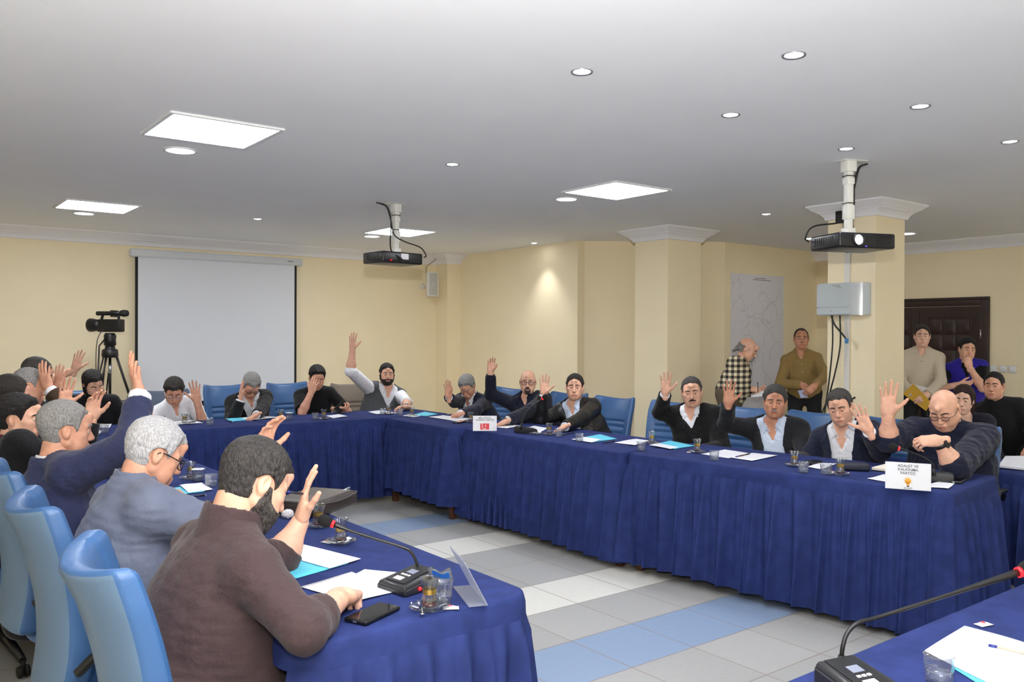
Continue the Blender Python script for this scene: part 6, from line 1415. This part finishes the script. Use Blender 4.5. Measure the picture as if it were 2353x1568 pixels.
# --- back table
paper([(2.046, 7.556, 0.762), (2.272, 7.580, 0.762), (2.294, 7.292, 0.762), (2.035, 7.261, 0.762)], 'paper the white shirt person is writing on'); tea((2.145, 7.311, 0.762), 'before the white shirt and silver glasses'); cup((2.294, 7.120, 0.762), 'right of the white shirt person')
bm = bm_new(); box(bm, (-.03, -.016, 0), (.03, .016, .012), .005, seg=3); o = tag(obj('key_fob', bm, m_black, auto=40), 'black key fob beside the tea glass of the white shirt person', 'key fob'); o.location = (2.220, 7.359, 0.764); o.rotation_euler = (0, 0, .3)
folder([(2.574, 7.559, 0.762), (2.827, 7.631, 0.762), (2.851, 7.363, 0.762), (2.539, 7.300, 0.762)], 'light blue folder before the black suit, face on hand'); paper([(2.691, 7.513, 0.763), (2.920, 7.605, 0.763), (2.992, 7.350, 0.763), (2.694, 7.271, 0.763)], 'white paper over the folder of the black suit person', .003)
pen((2.527, 7.421, 0.768), (2.515, 7.199, 0.768), 'dark pen beside the folder of the black suit person')
tea((2.959, 7.239, 0.762), 'left of the black t-shirt person'); cup((3.022, 7.195, 0.762), 'with white foil lid left of the black t-shirt', 1)
cup((3.208, 7.064, 0.762), 'before the black t-shirt person'); tea((3.271, 7.019, 0.762), 'before the black t-shirt person'); paper([(3.430, 7.312, 0.762), (3.581, 7.367, 0.762), (3.557, 7.119, 0.762), (3.376, 7.043, 0.762)], 'white paper under the phone of the black t-shirt person')
paper([(3.944, 7.452, 0.762), (4.130, 7.500, 0.762), (4.111, 7.163, 0.762), (3.874, 7.162, 0.762)], 'white paper before the grey vest person'); cup((3.928, 7.124, 0.762), 'left of the tea glass before the grey vest'); tea((3.997, 7.131, 0.762), 'before the grey vest person')
cup((4.037, 6.993, 0.762), 'right of the grey vest person'); tea((4.061, 6.817, 0.762), 'at the back right table corner'); folder([(4.109, 6.889, 0.762), (4.399, 7.134, 0.762), (4.382, 6.861, 0.762), (4.174, 6.738, 0.762)], 'light blue folder at the back right table corner'); paper([(3.992, 6.866, 0.762), (4.171, 7.009, 0.762), (4.157, 6.803, 0.762), (4.009, 6.699, 0.762)], 'white paper half on the folder at the back right corner')
# --- right tables
paper([(4.123, 6.618, 0.762), (4.347, 6.722, 0.762), (4.383, 6.285, 0.762), (4.137, 6.172, 0.762)], 'white paper under the bowed navy suit person'); tea((4.194, 6.040, 0.762), 'left of the sign with the red emblem')
phone([(4.044, 6.100, 0.762), (4.189, 6.181, 0.762), (4.184, 6.092, 0.762), (4.020, 5.984, 0.762)], 'black mobile phone left of the sign with the red emblem')
mic((4.100, 5.160, 0.762), math.radians(98), [(3.984, 5.068, 0.812), (3.998, 5.058, 0.885), (4.034, 5.030, 0.959), (4.111, 4.972, 1.035)], 'desk microphone with lit red ring in front of the leather jacket')
paper([(4.143, 5.601, 0.762), (4.335, 5.718, 0.762), (4.382, 5.556, 0.762), (4.137, 5.444, 0.762)], 'white paper behind the sign with the red emblem'); paper([(4.252, 5.363, 0.762), (4.463, 5.499, 0.762), (4.426, 5.279, 0.762), (4.176, 5.076, 0.762)], 'white papers under the hand of the leather jacket person')
put(PS, tuple(Vector((4.083, 5.009, 0.761))), .5, 'empty glass saucer before the leather jacket person', 'saucer', 'glass tea saucers'); tea((4.143, 4.921, 0.762), 'full of dark tea before the leather jacket'); cup((4.148, 4.814, 0.762), 'beside the dark tea')
pen((4.185, 4.828, 0.768), (4.388, 4.897, 0.768), 'dark pen beside the leather jacket sleeve'); cup((4.060, 4.489, 0.762), 'on the folder edge right of the leather jacket')
folder([(4.135, 4.624, 0.762), (4.480, 4.715, 0.762), (4.391, 4.441, 0.762), (4.083, 4.382, 0.762)], 'light blue folder right of the leather jacket person'); paper([(4.077, 4.592, 0.763), (4.236, 4.640, 0.763), (4.227, 4.422, 0.763), (4.073, 4.379, 0.763)], 'white paper on the folder right of the leather jacket', .003)
pen((4.113, 4.302, 0.768), (4.257, 4.319, 0.768), 'dark pen at the seam of two blue cloths'); paper([(4.211, 4.290, 0.762), (4.489, 4.339, 0.762), (4.507, 4.230, 0.762), (4.211, 4.085, 0.762)], 'white paper before the empty chair')
cup((4.084, 3.903, 0.762), 'before the empty chair'); tea((4.376, 4.082, 0.762), 'beside the black cardigan'); folder([(4.363, 4.062, 0.762), (4.612, 4.125, 0.762), (4.549, 3.842, 0.762), (4.296, 3.803, 0.762)], 'light blue folder before the black cardigan person'); paper([(4.283, 4.024, 0.763), (4.410, 4.048, 0.763), (4.382, 3.841, 0.763), (4.250, 3.801, 0.763)], 'white paper on the folder before the black cardigan', .003)
tea((4.286, 3.602, 0.762), 'between the black cardigan and pale blue shirt'); packet((4.259, 3.648, 0.762), 'left of the saucer between cardigan and pale blue shirt'); cup((4.113, 3.324, 0.762), 'on the papers of the pale blue shirt person')
paper([(4.257, 3.549, 0.762), (4.554, 3.591, 0.762), (4.512, 3.364, 0.762), (4.247, 3.318, 0.762)], 'left white paper before the pale blue shirt person'); paper([(4.265, 3.342, 0.763), (4.558, 3.372, 0.763), (4.586, 3.205, 0.763), (4.265, 3.161, 0.763)], 'right white paper before the pale blue shirt person', .002); pen((4.306, 3.308, 0.769), (4.491, 3.342, 0.769), 'brown pen on the papers of the pale blue shirt person', (70, 44, 36))
tea((4.299, 2.891, 0.762), 'with red tea left of the navy suit at the right'); cup((4.146, 2.730, 0.762), 'left one of the pair before the open white shirt'); cup((4.194, 2.621, 0.762), 'right one of the pair before the open white shirt'); tea((4.232, 2.558, 0.762), 'beside the dark spectacle case'); packet((4.276, 2.635, 0.762), 'beside the tea glass by the spectacle case')
phone([(4.436, 2.916, 0.762), (4.557, 2.936, 0.762), (4.539, 2.884, 0.762), (4.420, 2.865, 0.762)], 'black mobile phone before the open white shirt'); paper([(4.319, 2.816, 0.762), (4.535, 2.887, 0.762), (4.577, 2.792, 0.762), (4.327, 2.732, 0.762)], 'white paper before the open white shirt person')
bm = bm_new(); box(bm, (-.075, -.032, 0), (.075, .032, .042), .014, seg=4); o = tag(obj('spectacle_case', bm, mat('case_navy', (30, 34, 48), .6), auto=45), 'dark navy spectacle case on the right table', 'spectacle case'); o.location = (4.450, 2.599, 0.762); o.rotation_euler = (0, 0, math.radians(-50))
def notebook():
    q = [Vector((4.513, 2.530, 0.763)), Vector((4.808, 2.575, 0.763)), Vector((4.756, 2.431, 0.763)), Vector((4.447, 2.393, 0.763))]; c = sum(q, Vector()) / 4; d = q[2] - q[3]; o = empty('notebook', (c.x, c.y, TT), math.atan2(d.y, d.x)); tag(o, 'cream notebook with black cover beside the light bulb sign', 'notebook')
    bm = bm_new(); box(bm, (-.105, -.075, .0), (.105, .075, .003), .001); obj('cover', bm, m_black, o); bm = bm_new(); box(bm, (-.10, -.072, .003), (.10, .072, .018), .002); obj('pages', bm, mat('cream_pages', (232, 224, 208), .8), o)
notebook()
paper([(4.218, 2.394, 0.762), (4.438, 2.425, 0.762), (4.428, 2.275, 0.762), (4.222, 2.260, 0.762)], 'white paper left of the light bulb sign'); paper([(4.223, 2.102, 0.762), (4.451, 2.125, 0.762), (4.460, 2.054, 0.762), (4.268, 1.995, 0.762)], 'white paper right of the light bulb sign')
mic((4.499, 2.152, 0.762), math.radians(125), [(4.326, 2.094, 0.823), (4.319, 2.100, 0.868), (4.289, 2.123, 0.899), (4.233, 2.166, 0.929), (4.184, 2.204, 0.949)], 'desk microphone with lit red ring before the navy jumper person')
phone([(4.461, 2.085, 0.762), (4.630, 2.127, 0.762), (4.607, 2.077, 0.762), (4.458, 2.039, 0.762)], 'dark mobile phone right of the microphone before the navy jumper')
sheet('paper_stack', [(5.598, 2.317, 0.705), (6.130, 2.491, 0.705), (6.280, 2.382, 0.705), (5.647, 2.155, 0.705)], 'stack of papers on the table at the right edge', 'paper', PG, th=.012, m=m_paper)
mic((5.62, 2.62, .7025), math.radians(180), [(5.60, 2.62, .75), (5.60, 2.62, .85), (5.62, 2.61, .97), (5.750, 2.515, 0.950)], 'desk microphone with red ring before the red-brown haired person')
# --- bottom right table
mic((1.670, 0.965, 0.762), math.radians(-14), [(1.708, 1.028, 0.793), (1.711, 1.026, 0.830), (1.729, 1.025, 0.859), (1.758, 1.015, 0.878), (1.814, 0.998, 0.884), (1.970, 0.916, 0.926), (2.125, 0.835, 0.968)], 'large desk microphone in the bottom right corner', True, 1.1)
cup((1.864, 0.889, 0.762), 'in the bottom right corner')
paper([(2.266, 1.016, 0.763), (2.242, 0.784, 0.763), (1.910, 0.756, 0.763), (1.998, 0.988, 0.763)], 'white paper in the bottom right corner with a pen on it', .002); folder([(2.211, 0.977, 0.762), (2.179, 0.761, 0.762), (1.862, 0.743, 0.762), (1.963, 0.905, 0.762)], 'light blue folder under the bottom right paper')
packet((2.326, 0.995, 0.762), 'beside the bottom right paper'); pen((2.154, 0.903, 0.770), (2.179, 0.798, 0.770), 'ballpoint pen with blue end on the bottom right paper', (188, 176, 160))
# --- signs
m_card = mat('sign_card', (238, 239, 243), .4); m_txt = mat('sign_letter', (58, 60, 68), .6); m_redem = mat('emblem_red', (222, 70, 78), .6); m_or = mat('emblem_orange', (240, 168, 62), .6)
def sign(p, w, h, lines, sizes, label):
    p = Vector(p); a = math.atan2(-p.y, -p.x); o = empty('name_sign', (p.x, p.y, TT), a + PI / 2); tag(o, label, 'sign', 'party signs on the tables')      # local -Y... front faces +(-Y)
    bm = bm_new(); box(bm, (-w / 2, -.002, .001), (w / 2, .001, h), .0006); obj('card', bm, m_card, o)
    bm = bm_new(); box(bm, (-w / 2, .001, .0), (w / 2, .003, h + .002), .0006); box(bm, (-w / 2, .001, 0), (w / 2, .07, .003), .0006); obj('clear_stand', bm, m_acryl, o)
    for tx, z, s in lines: text_part('lettering', tx, s, m_txt, o, Matrix.Translation((0, -.0024, z)) @ Matrix.Rotation(PI / 2, 4, 'X'), bold=s * .004)
    return o
def crescent(bm, x, z, r, cut, M):
    n = 20; out = []
    a0 = math.radians(50)
    for k in range(n + 1): a = a0 + (2 * PI - 2 * a0) * k / n; out.append((x + r * math.cos(a), z + r * math.sin(a)))
    xe, ze = r * math.cos(a0), r * math.sin(a0); r2 = math.hypot(xe - cut, ze); b0 = math.atan2(ze, xe - cut)
    for k in range(n + 1): a = (2 * PI - b0) - (2 * PI - 2 * b0) * k / n; out.append((x + cut + r2 * math.cos(a), z + r2 * math.sin(a)))
    q = [bm.verts.new(M @ Vector((u, v, 0))) for u, v in out]
    for i in range(n): bm.faces.new((q[i], q[i + 1], q[2 * n - i], q[2 * n + 1 - i]))
s1 = sign((3.896, 5.417, 0.762), .188, .120, [('MİLLİYETÇİ', .104, .0175), ('HAREKET PARTİSİ', .088, .0175)], None, 'white table sign with red three-crescent emblem')
bm = bm_new(); box(bm, (-.036, -.0028, .012), (.034, -.0018, .060)); obj('red_emblem', bm, m_redem, s1)
bm = bm_new(); Mx = Matrix.Translation((0, -.0032, 0)) @ Matrix.Rotation(PI / 2, 4, 'X')
for cx, cz in ((-.016, .050), (.010, .042), (-.014, .031)): crescent(bm, cx, cz, .0085, .003, Mx)
obj('white_crescent', bm, m_card, s1); text_part('emblem_letters', 'MHP', .011, m_card, s1, Matrix.Translation((-.001, -.0032, .018)) @ Matrix.Rotation(PI / 2, 4, 'X'), bold=.0004)
s2 = sign((4.088, 2.108, 0.762), .205, .133, [('ADALET VE', .117, .0185), ('KALKINMA', .099, .0185), ('PARTİSİ', .081, .0185)], None, 'white table sign with orange light bulb emblem')
bm = bm_new(); lathe(bm, [(.0, 0), (.0145, 0), (.0145, .0008), (0, .0008)], 28, M=Matrix.Translation((0, -.002, .044)) @ Matrix.Rotation(PI / 2, 4, 'X')); prism(bm, [(-.008, .0), (.008, 0), (.0055, -.012), (-.0055, -.012)], 0, .0008, M=Matrix.Translation((0, -.002, .034)) @ Matrix.Rotation(PI / 2, 4, 'X')); obj('bulb_emblem', bm, m_or, s2)
bm = bm_new()
for k in range(7):
    a = math.radians(-30 + 40 * k); d = Vector((math.cos(a), math.sin(a))); n_ = Vector((-d.y, d.x)); A = [d * .0165 - n_ * .0016, d * .024, d * .0165 + n_ * .0016]; prism(bm, [(p_.x, p_.y) for p_ in A], 0, .0006, M=Matrix.Translation((0, -.002, .044)) @ Matrix.Rotation(PI / 2, 4, 'X'))
obj('bulb_ray', bm, m_or, s2); bm = bm_new(); box(bm, (-.0055, -.0028, .015), (.0055, -.0018, .021)); obj('bulb_base', bm, m_txt, s2); text_part('emblem_letters', 'AK PARTİ', .0085, m_txt, s2, Matrix.Translation((0, -.0024, .008)) @ Matrix.Rotation(PI / 2, 4, 'X'), bold=.0002)
# --- things held in hands
def held_phone(p, q, label):
    o = empty('mobile_phone', p, rot=q); tag(o, label, 'phone', 'mobile phones'); _phone(o)
held_phone((3.658, 7.470, 0.822), (math.radians(60), math.radians(-30), math.radians(20)), 'black mobile phone held by the black t-shirt person')
pen((2.024, 7.460, 0.823), (2.032, 7.400, 0.776), 'dark pen held by the writing white shirt person'); pen((1.072, 2.560, 1.014), (1.163, 2.600, 0.989), 'dark pen held in the raised hand of the brown polo person')
def held_sheet(name, q, label, cat, m, th=.003):
    q = [Vector(p) for p in q]; c = sum(q, Vector()) / 4; n = (q[1] - q[0]).cross(q[3] - q[0]).normalized() * th; bm = bm_new(); A = [bm.verts.new(p - c) for p in q]; B = [bm.verts.new(p - c + n) for p in q]; bm.faces.new(A[::-1]); bm.faces.new(B)
    for i in range(4): bm.faces.new((A[i], A[(i + 1) % 4], B[(i + 1) % 4], B[i]))
    bmesh.ops.recalc_face_normals(bm, faces=bm.faces[:]); o = obj(name, bm, m); o.location = c; tag(o, label, cat); return o
held_sheet('notepad', [(7.220, 5.366, 0.935), (7.240, 5.228, 0.973), (7.080, 5.127, 0.932), (7.060, 5.252, 0.917)], 'white notepad in the hand of the plaid shirt person', 'notepad', m_blank, .006); pen((7.160, 5.243, 1.054), (7.120, 5.208, 0.961), 'pen in the hand of the plaid shirt person')
held_sheet('yellow_envelope', [(8.260, 4.320, 0.954), (8.240, 4.200, 1.061), (8.220, 4.013, 0.888), (8.240, 4.073, 0.799)], 'yellow envelope held by the beige shirt person', 'envelope', mat('envelope_yellow', (226, 178, 62), .7)); held_sheet('paper_sheet', [(8.300, 4.283, 1.020), (8.300, 4.243, 1.057), (8.300, 4.078, 1.018), (8.300, 4.138, 0.933)], 'white papers sticking out above the yellow envelope', 'paper', m_blank)
held_sheet('folded_paper', [(7.520, 5.023, 0.974), (7.500, 4.925, 0.988), (7.480, 4.882, 0.913), (7.500, 4.974, 0.902)], 'blue and white folded paper in the hands of the olive shirt person', 'paper', mat('paper_paleblue', (186, 192, 226), .6))
